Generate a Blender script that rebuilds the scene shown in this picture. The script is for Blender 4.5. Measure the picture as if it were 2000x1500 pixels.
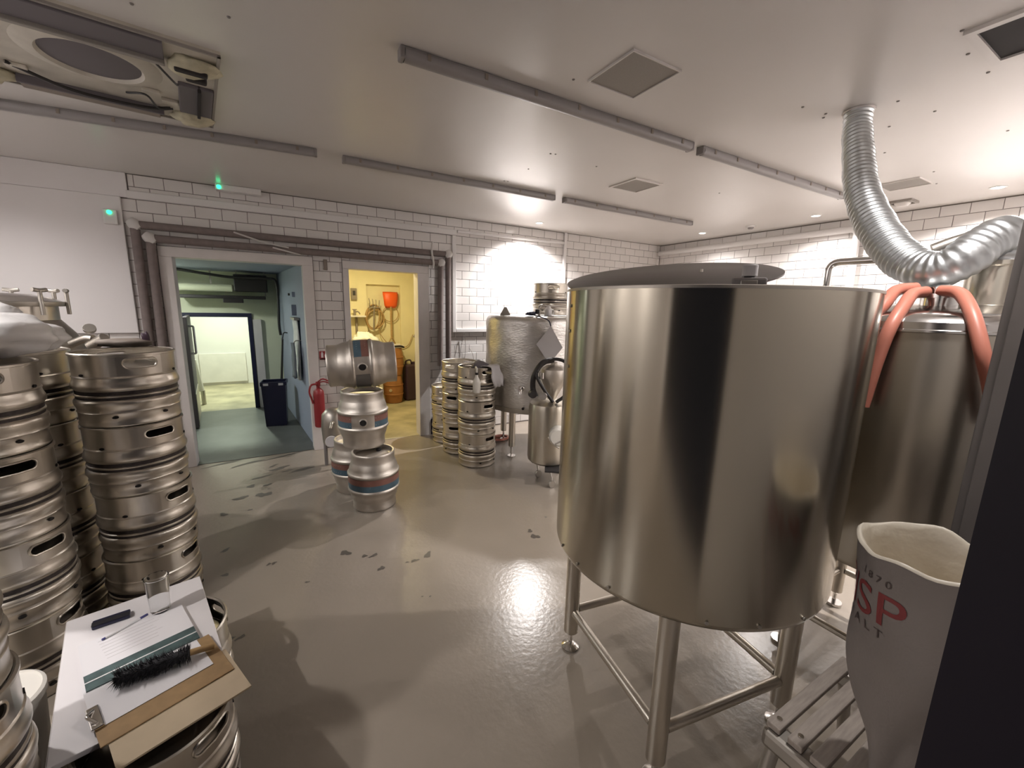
import bpy, bmesh, math, random
from mathutils import Vector, Matrix

random.seed(7)
PI = math.pi
for o in list(bpy.data.objects):
    bpy.data.objects.remove(o)
SC = bpy.context.scene
COL = SC.collection

# ------------------------------------------------------------------ camera
H = 1.63
cd = bpy.data.cameras.new('camera')
cd.sensor_width = 36.0
cd.lens = 806.0 / 2000.0 * 36.0
cd.clip_start = 0.01
cam = bpy.data.objects.new('camera', cd)
COL.objects.link(cam)
YAW, PITCH, ROLL = math.radians(30.15), math.radians(10.54), math.radians(1.35)
fw = Vector((math.sin(YAW) * math.cos(PITCH), math.cos(YAW) * math.cos(PITCH), -math.sin(PITCH)))
rt = Vector((math.cos(YAW), -math.sin(YAW), 0))
up = rt.cross(fw)
r2 = rt * math.cos(ROLL) + up * math.sin(ROLL)
u2 = -rt * math.sin(ROLL) + up * math.cos(ROLL)
cam.matrix_world = Matrix(((r2.x, u2.x, -fw.x, 0), (r2.y, u2.y, -fw.y, 0), (r2.z, u2.z, -fw.z, H), (0, 0, 0, 1)))
SC.camera = cam

# ------------------------------------------------------------------ world, exposure
w = bpy.data.worlds.new('world')
SC.world = w
w.use_nodes = True
w.node_tree.nodes['Background'].inputs[0].default_value = (0.5, 0.5, 0.6, 1)
w.node_tree.nodes['Background'].inputs[1].default_value = 0.02
SC.view_settings.view_transform = 'Standard'
SC.view_settings.look = 'None'
SC.view_settings.gamma = 1.0
SC.view_settings.use_curve_mapping = False
SC.view_settings.exposure = 0.5
try:
    SC.cycles.max_bounces = 9
    SC.cycles.diffuse_bounces = 5
    SC.cycles.glossy_bounces = 4
    SC.cycles.caustics_reflective = False
    SC.cycles.caustics_refractive = False
except Exception:
    pass

# brightness of the lamps (each lamp is built with its fitting further down)
SPOT_W = 185.0        # lit ceiling downlights along the two tiled walls
SPOT_LEFT_W = 95.0    # lit ceiling downlights along the left wall
STORE_W = 20.0        # warm bulkhead lamp in the store room
PASSAGE_W = 12.5       # cold lamp in the passage
FAR_W = 34.0          # bright lamp in the room beyond the passage

# ------------------------------------------------------------------ room measures
D = 4.93      # tiled back wall (tile faces)
XB = 5.62     # tiled right wall (tile faces)
ZC = 2.675    # ceiling
XL = -2.35    # left wall
YN = 0.095    # room face of the near wall

# ------------------------------------------------------------------ materials
def mat(name, col, rough=0.5, metal=0.0, noise=0.0, nscale=8.0, bump=0.0, bscale=40.0, emit=None, estr=0.0, coat=0.0,
        aniso=0.0, stretch=None, rnoise=0.0, spec=None):
    m = bpy.data.materials.new(name)
    m.use_nodes = True
    nt = m.node_tree
    b = nt.nodes['Principled BSDF']
    b.inputs['Base Color'].default_value = (*col, 1)
    b.inputs['Roughness'].default_value = rough
    b.inputs['Metallic'].default_value = metal
    if spec is not None:
        b.inputs['Specular IOR Level'].default_value = spec
    if coat:
        b.inputs['Coat Weight'].default_value = coat
        b.inputs['Coat Roughness'].default_value = 0.15
    if emit:
        b.inputs['Emission Color'].default_value = (*emit, 1)
        b.inputs['Emission Strength'].default_value = estr
    if aniso:
        b.inputs['Anisotropic'].default_value = aniso
        t = nt.nodes.new('ShaderNodeTangent')
        b.inputs['Anisotropic Rotation'].default_value = 0.25
        t.direction_type = 'RADIAL'
        t.axis = 'Z'
        nt.links.new(t.outputs[0], b.inputs['Tangent'])
    if noise or bump or rnoise:
        tc = nt.nodes.new('ShaderNodeTexCoord')
        mp = nt.nodes.new('ShaderNodeMapping')
        if stretch:
            mp.inputs['Scale'].default_value = stretch
        nt.links.new(tc.outputs['Object'], mp.inputs[0])
    if noise or rnoise:
        n = nt.nodes.new('ShaderNodeTexNoise')
        n.inputs['Scale'].default_value = nscale
        n.inputs['Detail'].default_value = 5
        nt.links.new(mp.outputs[0], n.inputs['Vector'])
    if noise:
        r = nt.nodes.new('ShaderNodeValToRGB')
        r.color_ramp.elements[0].position = 0.3
        r.color_ramp.elements[1].position = 0.7
        r.color_ramp.elements[0].color = (*[c * (1 - noise) for c in col], 1)
        r.color_ramp.elements[1].color = (*[min(1, c * (1 + noise)) for c in col], 1)
        nt.links.new(n.outputs[0], r.inputs[0])
        nt.links.new(r.outputs[0], b.inputs['Base Color'])
    if rnoise:
        q = nt.nodes.new('ShaderNodeMapRange')
        q.inputs['To Min'].default_value = max(0.02, rough - rnoise)
        q.inputs['To Max'].default_value = rough + rnoise
        nt.links.new(n.outputs[0], q.inputs[0])
        nt.links.new(q.outputs[0], b.inputs['Roughness'])
    if bump:
        n2 = nt.nodes.new('ShaderNodeTexNoise')
        n2.inputs['Scale'].default_value = bscale
        n2.inputs['Detail'].default_value = 3
        nt.links.new(mp.outputs[0], n2.inputs['Vector'])
        bm = nt.nodes.new('ShaderNodeBump')
        bm.inputs['Strength'].default_value = bump
        bm.inputs['Distance'].default_value = 0.01
        nt.links.new(n2.outputs[0], bm.inputs['Height'])
        nt.links.new(bm.outputs[0], b.inputs['Normal'])
    return m

M = {}
M['floor'] = mat('floor_resin', (0.315, 0.270, 0.222), 0.25, 0, 0.06, 1.3, 0.10, 38, rnoise=0.03)
M['ceiling'] = mat('ceiling_plastic', (0.66, 0.63, 0.605), 0.27, 0, 0.03, 0.8, 0.03, 3.0)
M['white_wall'] = mat('white_paint', (0.72, 0.69, 0.68), 0.5, 0, 0.03, 2)
M['panel'] = mat('white_cladding', (0.78, 0.75, 0.75), 0.3, 0, 0.02, 2)
M['tile'] = mat('tile_glaze', (0.72, 0.69, 0.67), 0.16, 0, 0.02, 3, coat=0.3)
M['grout'] = mat('grout', (0.16, 0.14, 0.135), 0.9)
M['trunk'] = mat('white_plastic', (0.74, 0.72, 0.71), 0.35)
M['casing'] = mat('painted_wood', (0.70, 0.66, 0.64), 0.45, 0, 0.05, 6)
M['black'] = mat('black_paint', (0.007, 0.004, 0.013), 0.55, 0, 0.1, 4)
M['greypost'] = mat('grey_paint', (0.26, 0.24, 0.235), 0.5, 0, 0.05, 5)
M['steel'] = mat('steel', (0.58, 0.54, 0.48), 0.33, 1, 0.06, 5, rnoise=0.05)
M['steel_bright'] = mat('steel_bright', (0.72, 0.70, 0.68), 0.16, 1, 0.04, 6)
M['lid_steel'] = mat('lid_steel', (0.10, 0.09, 0.09), 0.40, 1, 0.05, 3)  # darkened: the dim tank inside mirrored in the underside is put into the colour
M['steel_dull'] = mat('steel_dull', (0.46, 0.43, 0.39), 0.42, 1, 0.08, 6)
M['tank'] = mat('brushed_steel', (0.52, 0.48, 0.405), 0.21, 1, 0.0, 2.2, aniso=0.9)
M['tank2'] = mat('satin_steel', (0.54, 0.50, 0.43), 0.32, 1, 0.0, 2.2, aniso=0.7)
M['cask'] = mat('cask_steel', (0.58, 0.54, 0.49), 0.46, 1, 0.06, 5, 0.02, 60, rnoise=0.04)
M['foil'] = mat('foil_wrap', (0.68, 0.66, 0.64), 0.38, 1, 0.05, 9, 0.40, 30, stretch=(1, 1, 2.4))
M['dark_print'] = mat('dark_print', (0.05, 0.04, 0.038), 0.45, 0.3, 0.4, 60)
M['hole'] = mat('dark_void', (0.015, 0.012, 0.012), 0.8)
M['band_red'] = mat('print_red', (0.25, 0.12, 0.095), 0.5, 0.2, 0.15, 12)
M['band_blue'] = mat('print_blue', (0.085, 0.15, 0.20), 0.5, 0.2, 0.15, 12)
M['band_grey'] = mat('print_grey', (0.16, 0.15, 0.14), 0.5, 0.2)
M['insul'] = mat('pipe_foam', (0.20, 0.165, 0.155), 0.85, 0, 0.1, 20)
M['elbow'] = mat('tape_white', (0.62, 0.60, 0.58), 0.6)
M['strip_body'] = mat('strip_grey', (0.24, 0.22, 0.22), 0.4)
M['strip_diff'] = mat('strip_diffuser', (0.27, 0.25, 0.25), 0.35)
M['vent'] = mat('vent_mesh', (0.30, 0.275, 0.25), 0.7, 0, 0.05, 200)
M['duct'] = mat('flexible_foil', (0.56, 0.58, 0.59), 0.40, 1, 0.05, 20)
M['hose_pink'] = mat('hose_pink', (0.60, 0.22, 0.155), 0.42)
M['hose_black'] = mat('hose_black', (0.02, 0.017, 0.017), 0.45)
M['bag'] = mat('clear_bag', (0.84, 0.83, 0.83), 0.25, 0, 0.04, 9, 0.5, 12)
M['yellow_foam'] = mat('foam', (0.50, 0.46, 0.33), 0.8, 0, 0.2, 18)
M['ac_white'] = mat('ac_inner', (0.56, 0.52, 0.45), 0.5, 0, 0.1, 10)
M['ac_dark'] = mat('ac_dark', (0.13, 0.115, 0.125), 0.6)
M['ac_brown'] = mat('ac_brown', (0.24, 0.20, 0.17), 0.6)
M['red'] = mat('red_paint', (0.30, 0.03, 0.035), 0.4)
M['orange'] = mat('orange_plastic', (0.85, 0.12, 0.02), 0.45)
M['wood'] = mat('wood', (0.42, 0.27, 0.12), 0.6, 0, 0.2, 20, stretch=(1, 1, 6))
M['slat'] = mat('weathered_wood', (0.36, 0.31, 0.27), 0.65, 0, 0.15, 14, stretch=(1, 8, 8))
M['brown_board'] = mat('hardboard', (0.36, 0.23, 0.11), 0.6, 0, 0.1, 30)
M['tan_card'] = mat('tan_card', (0.56, 0.45, 0.31), 0.7, 0, 0.05, 12)
M['paper'] = mat('paper', (0.80, 0.78, 0.80), 0.7)
M['whiteboard'] = mat('white_board', (0.82, 0.79, 0.80), 0.4)
M['teal'] = mat('teal_card', (0.075, 0.115, 0.115), 0.5, 0, 0.3, 30)
M['bristle'] = mat('bristle', (0.02, 0.019, 0.024), 0.6)
M['navy'] = mat('navy_plastic', (0.015, 0.017, 0.05), 0.4)
M['pen'] = mat('pen_blue', (0.06, 0.06, 0.22), 0.3)
M['sack'] = mat('woven_sack', (0.255, 0.225, 0.21), 0.65, 0, 0.05, 6, 0.15, 140)
M['sack_in'] = mat('plastic_liner', (0.58, 0.53, 0.44), 0.35, 0, 0.05, 8, 0.3, 20)
M['text_red'] = mat('ink_red', (0.24, 0.045, 0.045), 0.6)
M['text_dark'] = mat('ink_dark', (0.10, 0.075, 0.07), 0.6)
M['bucket'] = mat('white_bucket', (0.78, 0.75, 0.69), 0.4)
M['passage_blue'] = mat('blue_grey_paint', (0.32, 0.365, 0.47), 0.6, 0, 0.05, 2)
M['passage_green'] = mat('pale_green_paint', (0.70, 0.73, 0.55), 0.6, 0, 0.05, 2)
M['passage_floor'] = mat('wet_concrete', (0.095, 0.10, 0.095), 0.45, 0, 0.2, 3, 0.06, 20)
M['store_wall'] = mat('cream_paint', (0.80, 0.73, 0.50), 0.7, 0, 0.05, 3)  # white walls, with the yellow of the warm light put into their colour
M['store_floor'] = mat('store_concrete', (0.42, 0.37, 0.25), 0.55, 0, 0.3, 3)
M['terracotta'] = mat('copper_brown', (0.42, 0.19, 0.075), 0.45, 0.3, 0.1, 8)
M['purple'] = mat('dark_crate', (0.05, 0.025, 0.045), 0.5)
M['green_led'] = mat('green_led', (0.05, 0.6, 0.3), 0.4, emit=(0.03, 0.9, 0.33), estr=2.2)
M['lens'] = mat('lamp_lens', (1, 1, 1), 0.4, emit=(1.0, 0.93, 0.86), estr=16.0)
M['lens_left'] = mat('lamp_lens_warm', (1, 1, 1), 0.4, emit=(1.0, 0.93, 0.86), estr=16.0)
M['stain'] = mat('floor_dirt', (0.11, 0.095, 0.08), 0.45)
M['screw'] = mat('screw_cap', (0.22, 0.20, 0.19), 0.5)
M['towel'] = mat('white_cloth', (0.80, 0.82, 0.80), 0.9, 0, 0.05, 30)
M['grey_cloth'] = mat('grey_cloth', (0.20, 0.23, 0.25), 0.9)
M['tag'] = mat('grey_card', (0.52, 0.50, 0.50), 0.6)
def glass_mat():
    m = bpy.data.materials.new('clear_glass')
    m.use_nodes = True
    b = m.node_tree.nodes['Principled BSDF']
    b.inputs['Base Color'].default_value = (0.95, 0.96, 0.96, 1)
    b.inputs['Roughness'].default_value = 0.03
    b.inputs['Transmission Weight'].default_value = 1.0
    b.inputs['IOR'].default_value = 1.2
    return m
M['glass'] = glass_mat()

# ------------------------------------------------------------------ helpers
def link(name, me, m, parent=None, smooth=False, loc=None, rot=None):
    o = bpy.data.objects.new(name, me)
    COL.objects.link(o)
    if m is not None and len(me.materials) == 0:
        me.materials.append(M[m] if isinstance(m, str) else m)
    if smooth:
        me.polygons.foreach_set('use_smooth', [True] * len(me.polygons))
    if parent is not None:
        o.parent = parent
    if loc is not None:
        o.location = loc
    if rot is not None:
        o.rotation_euler = rot
    return o

def thing(name, label, cat, loc=(0, 0, 0), rotz=0.0, group=None, kind=None):
    o = bpy.data.objects.new(name, None)
    COL.objects.link(o)
    o.empty_display_size = 0.05
    o.location = loc
    o.rotation_euler = (0, 0, rotz)
    o['label'] = label
    o['category'] = cat
    if group:
        o['group'] = group
    if kind:
        o['kind'] = kind
    return o

def tag(o, label, cat, group=None, kind=None):
    o['label'] = label
    o['category'] = cat
    if group:
        o['group'] = group
    if kind:
        o['kind'] = kind
    return o

def struct(o, label=None):
    o['kind'] = 'structure'
    if label:
        o['label'] = label
    return o

def pydata(name, v, f):
    me = bpy.data.meshes.new(name)
    me.from_pydata(v, [], f)
    me.update()
    return me

def box_vf(b, V, F, R=None):
    x0, x1, y0, y1, z0, z1 = b
    n = len(V)
    V += [(x0, y0, z0), (x1, y0, z0), (x1, y1, z0), (x0, y1, z0), (x0, y0, z1), (x1, y0, z1), (x1, y1, z1), (x0, y1, z1)]
    F += [tuple(n + i for i in q) for q in ((0, 3, 2, 1), (4, 5, 6, 7), (0, 1, 5, 4), (1, 2, 6, 5), (2, 3, 7, 6), (3, 0, 4, 7))]

def boxes(name, bs, m, parent=None, bevel=0.0, seg=2):
    V, F = [], []
    for b in bs:
        box_vf(b, V, F)
    me = pydata(name, V, F)
    if bevel:
        bm = bmesh.new()
        bm.from_mesh(me)
        bmesh.ops.bevel(bm, geom=bm.edges[:], offset=bevel, segments=seg, affect='EDGES', profile=0.5)
        bm.to_mesh(me)
        bm.free()
    return link(name, me, m, parent, smooth=False)

def box(name, x0, x1, y0, y1, z0, z1, m, parent=None, bevel=0.0):
    return boxes(name, [(x0, x1, y0, y1, z0, z1)], m, parent, bevel)

def lathe_mesh(name, prof, segs=48, a0=0.0, a1=2 * PI):
    full = abs(a1 - a0 - 2 * PI) < 1e-6
    n = segs if full else segs + 1
    V, F = [], []
    for r, z in prof:
        for i in range(n):
            a = a0 + (a1 - a0) * i / segs
            V.append((r * math.cos(a), r * math.sin(a), z))
    for j in range(len(prof) - 1):
        for i in range(segs):
            i2 = (i + 1) % n if full else i + 1
            F.append((j * n + i, j * n + i2, (j + 1) * n + i2, (j + 1) * n + i))
    me = pydata(name, V, F)
    bm = bmesh.new()
    bm.from_mesh(me)
    bmesh.ops.remove_doubles(bm, verts=bm.verts[:], dist=1e-6)
    bmesh.ops.recalc_face_normals(bm, faces=bm.faces[:])
    bm.to_mesh(me)
    bm.free()
    return me

def autosmooth(me, ang=35):
    me.polygons.foreach_set('use_smooth', [True] * len(me.polygons))
    try:
        me.set_sharp_from_angle(angle=math.radians(ang))
    except Exception:
        pass

def lathe(name, prof, m, parent=None, segs=48, loc=None, rot=None, a0=0.0, a1=2 * PI, sharp=35):
    me = lathe_mesh(name, prof, segs, a0, a1)
    autosmooth(me, sharp)
    return link(name, me, m, parent, loc=loc, rot=rot)

def cyl(name, r, z0, z1, m, parent=None, loc=None, rot=None, segs=32, bev=0.0):
    b = bev or min(r, abs(z1 - z0)) * 0.08
    return lathe(name, [(0, z0), (r - b, z0), (r, z0 + b), (r, z1 - b), (r - b, z1), (0, z1)], m, parent, segs, loc, rot)

def catmull(pts, per=8):
    P = [Vector(p) for p in pts]
    if len(P) == 2:
        return [P[0].lerp(P[1], i / per) for i in range(per + 1)]
    out = []
    for i in range(len(P) - 1):
        p0 = P[i - 1] if i > 0 else P[0] * 2 - P[1]
        p1, p2 = P[i], P[i + 1]
        p3 = P[i + 2] if i + 2 < len(P) else P[-1] * 2 - P[-2]
        for k in range(per):
            t = k / per
            out.append(0.5 * ((2 * p1) + (p2 - p0) * t + (2 * p0 - 5 * p1 + 4 * p2 - p3) * t * t + (3 * p1 - p0 - 3 * p2 + p3) * t ** 3))
    out.append(P[-1])
    return out

def sweep_mesh(name, path, rad, segs=12, cyclic=False, caps=True):
    path = [Vector(p) for p in path]
    n = len(path)
    V, F = [], []
    t0 = (path[1] - path[0]).normalized()
    ref = Vector((0, 0, 1)) if abs(t0.z) < 0.9 else Vector((1, 0, 0))
    nrm = t0.cross(ref).normalized()
    for i, p in enumerate(path):
        a = path[(i - 1) % n] if (i > 0 or cyclic) else path[0]
        b = path[(i + 1) % n] if (i < n - 1 or cyclic) else path[-1]
        t = (b - a).normalized()
        nrm = (nrm - t * nrm.dot(t)).normalized()
        bi = t.cross(nrm)
        r = rad(i / max(1, n - 1)) if callable(rad) else rad
        for k in range(segs):
            q = 2 * PI * k / segs
            V.append(tuple(p + nrm * (r * math.cos(q)) + bi * (r * math.sin(q))))
    m = n if cyclic else n - 1
    for i in range(m):
        i2 = (i + 1) % n
        for k in range(segs):
            k2 = (k + 1) % segs
            F.append((i * segs + k, i * segs + k2, i2 * segs + k2, i2 * segs + k))
    if caps and not cyclic:
        F.append(tuple(range(segs - 1, -1, -1)))
        F.append(tuple((n - 1) * segs + k for k in range(segs)))
    return pydata(name, V, F)

def tube(name, pts, r, m, parent=None, segs=12, per=8, straight=False, cyclic=False, loc=None, rot=None):
    path = [Vector(p) for p in pts] if straight else catmull(pts, per)
    me = sweep_mesh(name, path, r, segs, cyclic)
    autosmooth(me, 50)
    return link(name, me, m, parent, loc=loc, rot=rot)

def bent(pts, rad=0.05, n=6):
    """straight runs with rounded corners"""
    P = [Vector(p) for p in pts]
    out = [P[0]]
    for i in range(1, len(P) - 1):
        a, b = (P[i - 1] - P[i]), (P[i + 1] - P[i])
        d = min(rad, a.length * 0.5, b.length * 0.5)
        s, e = P[i] + a.normalized() * d, P[i] + b.normalized() * d
        for k in range(n + 1):
            t = k / n
            out.append((1 - t) ** 2 * s + 2 * t * (1 - t) * P[i] + t * t * e)
    out.append(P[-1])
    return out

def copy_tree(o, parent=None):
    c = o.copy()
    COL.objects.link(c)
    c.parent = parent
    for ch in list(o.children):
        copy_tree(ch, c)
    return c

def kids(o, acc=None):
    acc = [] if acc is None else acc
    for c in o.children:
        acc.append(c)
        kids(c, acc)
    return acc

# ================================================================== STRUCTURE
floor = struct(box('floor', XL - 0.1, XB + 0.1, -0.12, D + 0.02, -0.12, 0.0, 'floor'), 'grey resin floor of the brew room')
ceiling = struct(box('ceiling', XL - 0.1, XB + 0.1, -0.12, D + 0.1, ZC, ZC + 0.1, 'ceiling'), 'glossy white panelled ceiling')

D1 = (-0.744, 0.312, 2.007)   # left doorway: x0, x1, head height
D2 = (0.764, 1.530, 2.000)    # right doorway
YG = D + 0.005                # face of the grout bed
WT = D + 0.15                 # far side of the back wall
wall_back = struct(boxes('wall_back', [
    (XL - 0.1, D1[0] - 0.03, YG, WT - 0.01, 0, ZC), (D1[1] + 0.03, D2[0] - 0.03, YG, WT - 0.01, 0, ZC), (D2[1] + 0.03, XB + 0.1, YG, WT - 0.01, 0, ZC),
    (D1[0] - 0.03, D1[1] + 0.03, YG, WT - 0.01, D1[2] + 0.03, ZC), (D2[0] - 0.03, D2[1] + 0.03, YG, WT - 0.01, D2[2] + 0.03, ZC)], 'grout'), 'white metro tiled back wall with two doorways')
wall_right = struct(box('wall_right', XB + 0.005, XB + 0.12, -0.12, D + 0.15, 0, ZC, 'grout'), 'white metro tiled right wall')
wall_left = struct(box('wall_left', XL - 0.1, XL, -0.12, D + 0.005, 0, ZC, 'white_wall'), 'white left wall')
WX0, WX1, WZ0, WZ1 = -1.95, 0.60, 0.15, 2.52
wall_front = struct(boxes('wall_front', [
    (XL, WX0, -0.11, YN, 0, ZC), (WX1 + 0.06, XB, -0.11, YN, 0, ZC), (WX0, WX1 + 0.06, -0.11, YN, 0, WZ0), (WX0, WX1 + 0.06, -0.11, YN, WZ1, ZC)],
    'white_wall'), 'white near wall with a hatch opening')
win = thing('window_1', 'black painted frame of the viewing hatch at the right edge', 'window frame', (0, 0, 0), kind='structure')
del win['category']
box('frame_post', WX1, WX1 + 0.06, -0.115, YN + 0.002, WZ0, WZ1, 'black', win)
box('frame_post', WX0, WX0 + 0.06, -0.115, YN + 0.002, WZ0, WZ1, 'black', win)
box('frame_head', WX0 + 0.06, WX1, -0.115, YN + 0.002, WZ1 - 0.06, WZ1, 'black', win)
box('frame_sill', WX0 + 0.06, WX1, -0.115, YN + 0.002, WZ0, WZ0 + 0.05, 'black', win)

# ---- tiles
PX, PZ, G = 0.2032, 0.1024, 0.0042
def subtract(rects, hole):
    out = []
    for (a0, a1, b0, b1) in rects:
        h0, h1, g0, g1 = hole
        if a1 <= h0 or a0 >= h1 or b1 <= g0 or b0 >= g1:
            out.append((a0, a1, b0, b1))
            continue
        if a0 < h0: out.append((a0, h0, b0, b1))
        if a1 > h1: out.append((h1, a1, b0, b1))
        m0, m1 = max(a0, h0), min(a1, h1)
        if b0 < g0: out.append((m0, m1, b0, g0))
        if b1 > g1: out.append((m0, m1, g1, b1))
    return out

def tile_mesh(w_, h_):
    # u right, v up, face towards -y; chamfered edge
    c = 0.0022
    dp = 0.008
    u, v = w_ / 2, h_ / 2
    V = [(-u, 0, -v), (u, 0, -v), (u, 0, v), (-u, 0, v), (-u, -dp + c, -v), (u, -dp + c, -v), (u, -dp + c, v), (-u, -dp + c, v),
         (-u + c, -dp, -v + c), (u - c, -dp, -v + c), (u - c, -dp, v - c), (-u + c, -dp, v - c)]
    F = [(8, 9, 10, 11)]
    for a, b in ((0, 4), (4, 8)):
        for i in range(4):
            j = (i + 1) % 4
            F.append((a + i, a + j, b + j, b + i))
    me = pydata('tile', V, F)
    me.materials.append(M['tile'])
    return me

FULL = tile_mesh(PX - G, PZ - G)
TILE_CACHE = {}
def tile_wall(wall, u0, u1, phase, parity, holes, to_world, rotz, rank, zmin):
    """lays a running bond of tiles between u0 and u1, from the ceiling down"""
    tiles = []
    k = 0
    while ZC - PZ * k > zmin:
        zt, zb = ZC - PZ * k, max(0.0, ZC - PZ * (k + 1))
        off = phase + (PX / 2 if (k % 2) != parity else 0.0)
        i = math.floor((u0 - off) / PX)
        while off + i * PX < u1:
            a0, a1 = max(u0, off + i * PX), min(u1, off + (i + 1) * PX)
            if a1 - a0 > 0.02:
                rs = [(a0, a1, zb, zt)]
                for h in holes:
                    rs = subtract(rs, h)
                for r in rs:
                    if r[1] - r[0] > 0.016 and r[3] - r[2] > 0.016:
                        tiles.append(r)
            i += 1
        k += 1
    tiles.sort(key=rank)
    V, F = [], []
    for idx, (a0, a1, b0, b1) in enumerate(tiles):
        tw, th = a1 - a0 - G, b1 - b0 - G
        key = (round(tw, 3), round(th, 3))
        if abs(tw - (PX - G)) < 1e-4 and abs(th - (PZ - G)) < 1e-4:
            me = FULL
        else:
            if key not in TILE_CACHE:
                TILE_CACHE[key] = tile_mesh(tw, th)
            me = TILE_CACHE[key]
        c = to_world((a0 + a1) / 2, (b0 + b1) / 2)
        tilt = (random.uniform(-.004, .004), random.uniform(-.004, .004))
        if idx < 300:
            o = bpy.data.objects.new('tile', me)
            COL.objects.link(o)
            o.parent = wall
            o.location = c
            o.rotation_euler = (tilt[0], 0, rotz + tilt[1])
        else:
            mt = Matrix.Translation(c) @ Matrix.Rotation(rotz + tilt[1], 4, 'Z') @ Matrix.Rotation(tilt[0], 4, 'X')
            n = len(V)
            V += [tuple(mt @ v.co) for v in me.vertices]
            F += [tuple(n + q for q in p.vertices) for p in me.polygons]
    if V:
        o = link('tile_field', pydata('tile_field', V, F), 'tile', wall)
        o['kind'] = 'stuff'

def rank_back(r):
    x, z = (r[0] + r[1]) / 2, (r[2] + r[3]) / 2
    hid = (z < 1.32 and x < 0.4) or (x > 2.35 and z < 1.5) or (x > 3.4 and z < 1.72) or (1.55 < x <= 2.35 and z < 0.9) or (0.4 < x < 0.75 and z < 0.3)
    return (1 if hid else 0, math.hypot(x, D))
def rank_right(r):
    y, z = (r[0] + r[1]) / 2, (r[2] + r[3]) / 2
    hid = z < 1.72 or y < 0.75
    return (1 if hid else 0, math.hypot(y, XB))
tile_wall(wall_back, XL, XB, -0.741, 0,
          [(-0.845, 0.415, -1, 2.100), (0.700, 1.672, -1, 2.088), (XL - 1, -1.045, 1.325, 2.475), (XL - 1, -0.985, 2.472, 3)],
          lambda u, z: (u, D + 0.008, z), 0.0, rank_back, 0.0)
tile_wall(wall_right, YN, D - 0.002, 1.80, 0, [], lambda u, z: (XB + 0.008, u, z), -PI / 2, rank_right, 0.9)

# ---- door casings
def door_case(name, label, x0, x1, zt, cl, cr, ct):
    e = thing(name, label, 'door', (0, 0, 0), kind='structure')
    del e['category']
    boxes('jamb', [(x0 - cl, x0, D - 0.022, WT, 0, zt)], 'casing', e, 0.004)
    boxes('jamb', [(x1, x1 + cr, D - 0.022, WT, 0, zt)], 'casing', e, 0.004)
    boxes('head', [(x0 - cl, x1 + cr, D - 0.022, WT, zt, zt + ct)], 'casing', e, 0.004)
    return e
door_case('door_1', 'off-white casing around the left doorway to the dim passage', D1[0], D1[1], D1[2], 0.098, 0.10, 0.09)
door_case('door_2', 'off-white casing around the right doorway to the yellow store', D2[0], D2[1], D2[2], 0.062, 0.14, 0.085)

# ---- white cladding panel, trunking
struct(boxes('trim_1', [(XL, -1.042, D - 0.03, D + 0.002, 1.325, 2.475)], 'panel', None, 0.004), 'large white cladding sheet on the back wall left of the doorway')
struct(boxes('trim_11', [(XL, -0.99, D - 0.018, D + 0.004, 2.477, ZC - 0.001)], 'panel', None, 0.003), 'white boxed strip above the cladding sheet')
struct(boxes('trim_2', [(-1.0, 2.02, D - 0.035, D + 0.001, 2.472, 2.535)], 'trunk', None, 0.006), 'white trunking along the top of the back wall')
struct(boxes('trim_3', [(1.965, 2.015, D - 0.03, D + 0.001, 1.30, 2.471)], 'trunk', None, 0.006), 'white vertical trunking right of the pipes')
struct(boxes('trim_4', [(2.016, 3.66, D - 0.03, D + 0.001, 1.30, 1.345)], 'trunk', None, 0.006), 'white horizontal trunking ending behind the foil tank')
struct(boxes('trim_5', [(3.645, 3.69, D - 0.03, D + 0.001, 1.30, ZC)], 'trunk', None, 0.006), 'white vertical trunking near the corner')
tag(tube('water_pipe', [(2.03, D - 0.03, 2.52), (3.63, D - 0.03, 2.53)], 0.018, 'trunk', segs=10, straight=True),
    'thin white pipe along the top of the back wall above the foil tank', 'pipe')
tag(tube('drain_pipe', bent([(XB - 0.04, D - 0.02, 2.545), (XB - 0.04, 2.22, 2.555), (XB - 0.04, 2.19, 0.4)], 0.06), 0.036, 'trunk', segs=14, straight=True),
    'white pipe running along the right tiled wall and dropping down behind the tanks', 'pipe')
struct(boxes('baseboard_back', [(1.674, 1.70, D - 0.03, D + 0.001, 0, 0.21)], 'black'), 'short dark skirting beside the right doorway')  # narrow black strip at the foot of the wall
struct(box('trim_6', -1.0, 1.95, D + 0.004 - 0.012, D + 0.006, ZC - 0.006, ZC, 'stain'), 'dark joint between ceiling and back wall')
struct(box('trim_7', 1.95, XB, D - 0.006, D + 0.006, ZC - 0.005, ZC, 'stain'), 'dark joint between ceiling and back wall near the corner')
struct(box('trim_8', XB - 0.006, XB + 0.004, YN, D, ZC - 0.009, ZC, 'stain'), 'dark joint between ceiling and right wall')

# ---- ceiling screw caps, seams
cap = lathe_mesh('screw_cap', [(0, -0.005), (0.005, -0.004), (0.007, 0.0)], 10)
cap.materials.append(M['screw'])
for (x, y) in [(1.745, 2.552), (1.779, 2.54), (2.178, 2.574), (1.79, 2.908), (3.546, 2.5), (2.442, 1.299), (2.66, 1.30), (2.62, 1.272), (2.759, 1.02),
               (3.079, 1.158), (3.043, 0.962), (3.678, 0.829), (3.535, 1.33), (1.293, 1.725), (2.29, 0.69), (2.506, 0.723), (2.581, 0.688),
               (2.758, 0.719), (1.782, 3.277), (1.814, 3.272), (-0.058, 2.078), (-0.356, 2.183), (4.268, 1.29), (4.66, 1.378)]:
    o = bpy.data.objects.new('screw_cap', cap)
    COL.objects.link(o)
    o.parent = ceiling
    o.location = (x, y, ZC - 0.0)

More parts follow.
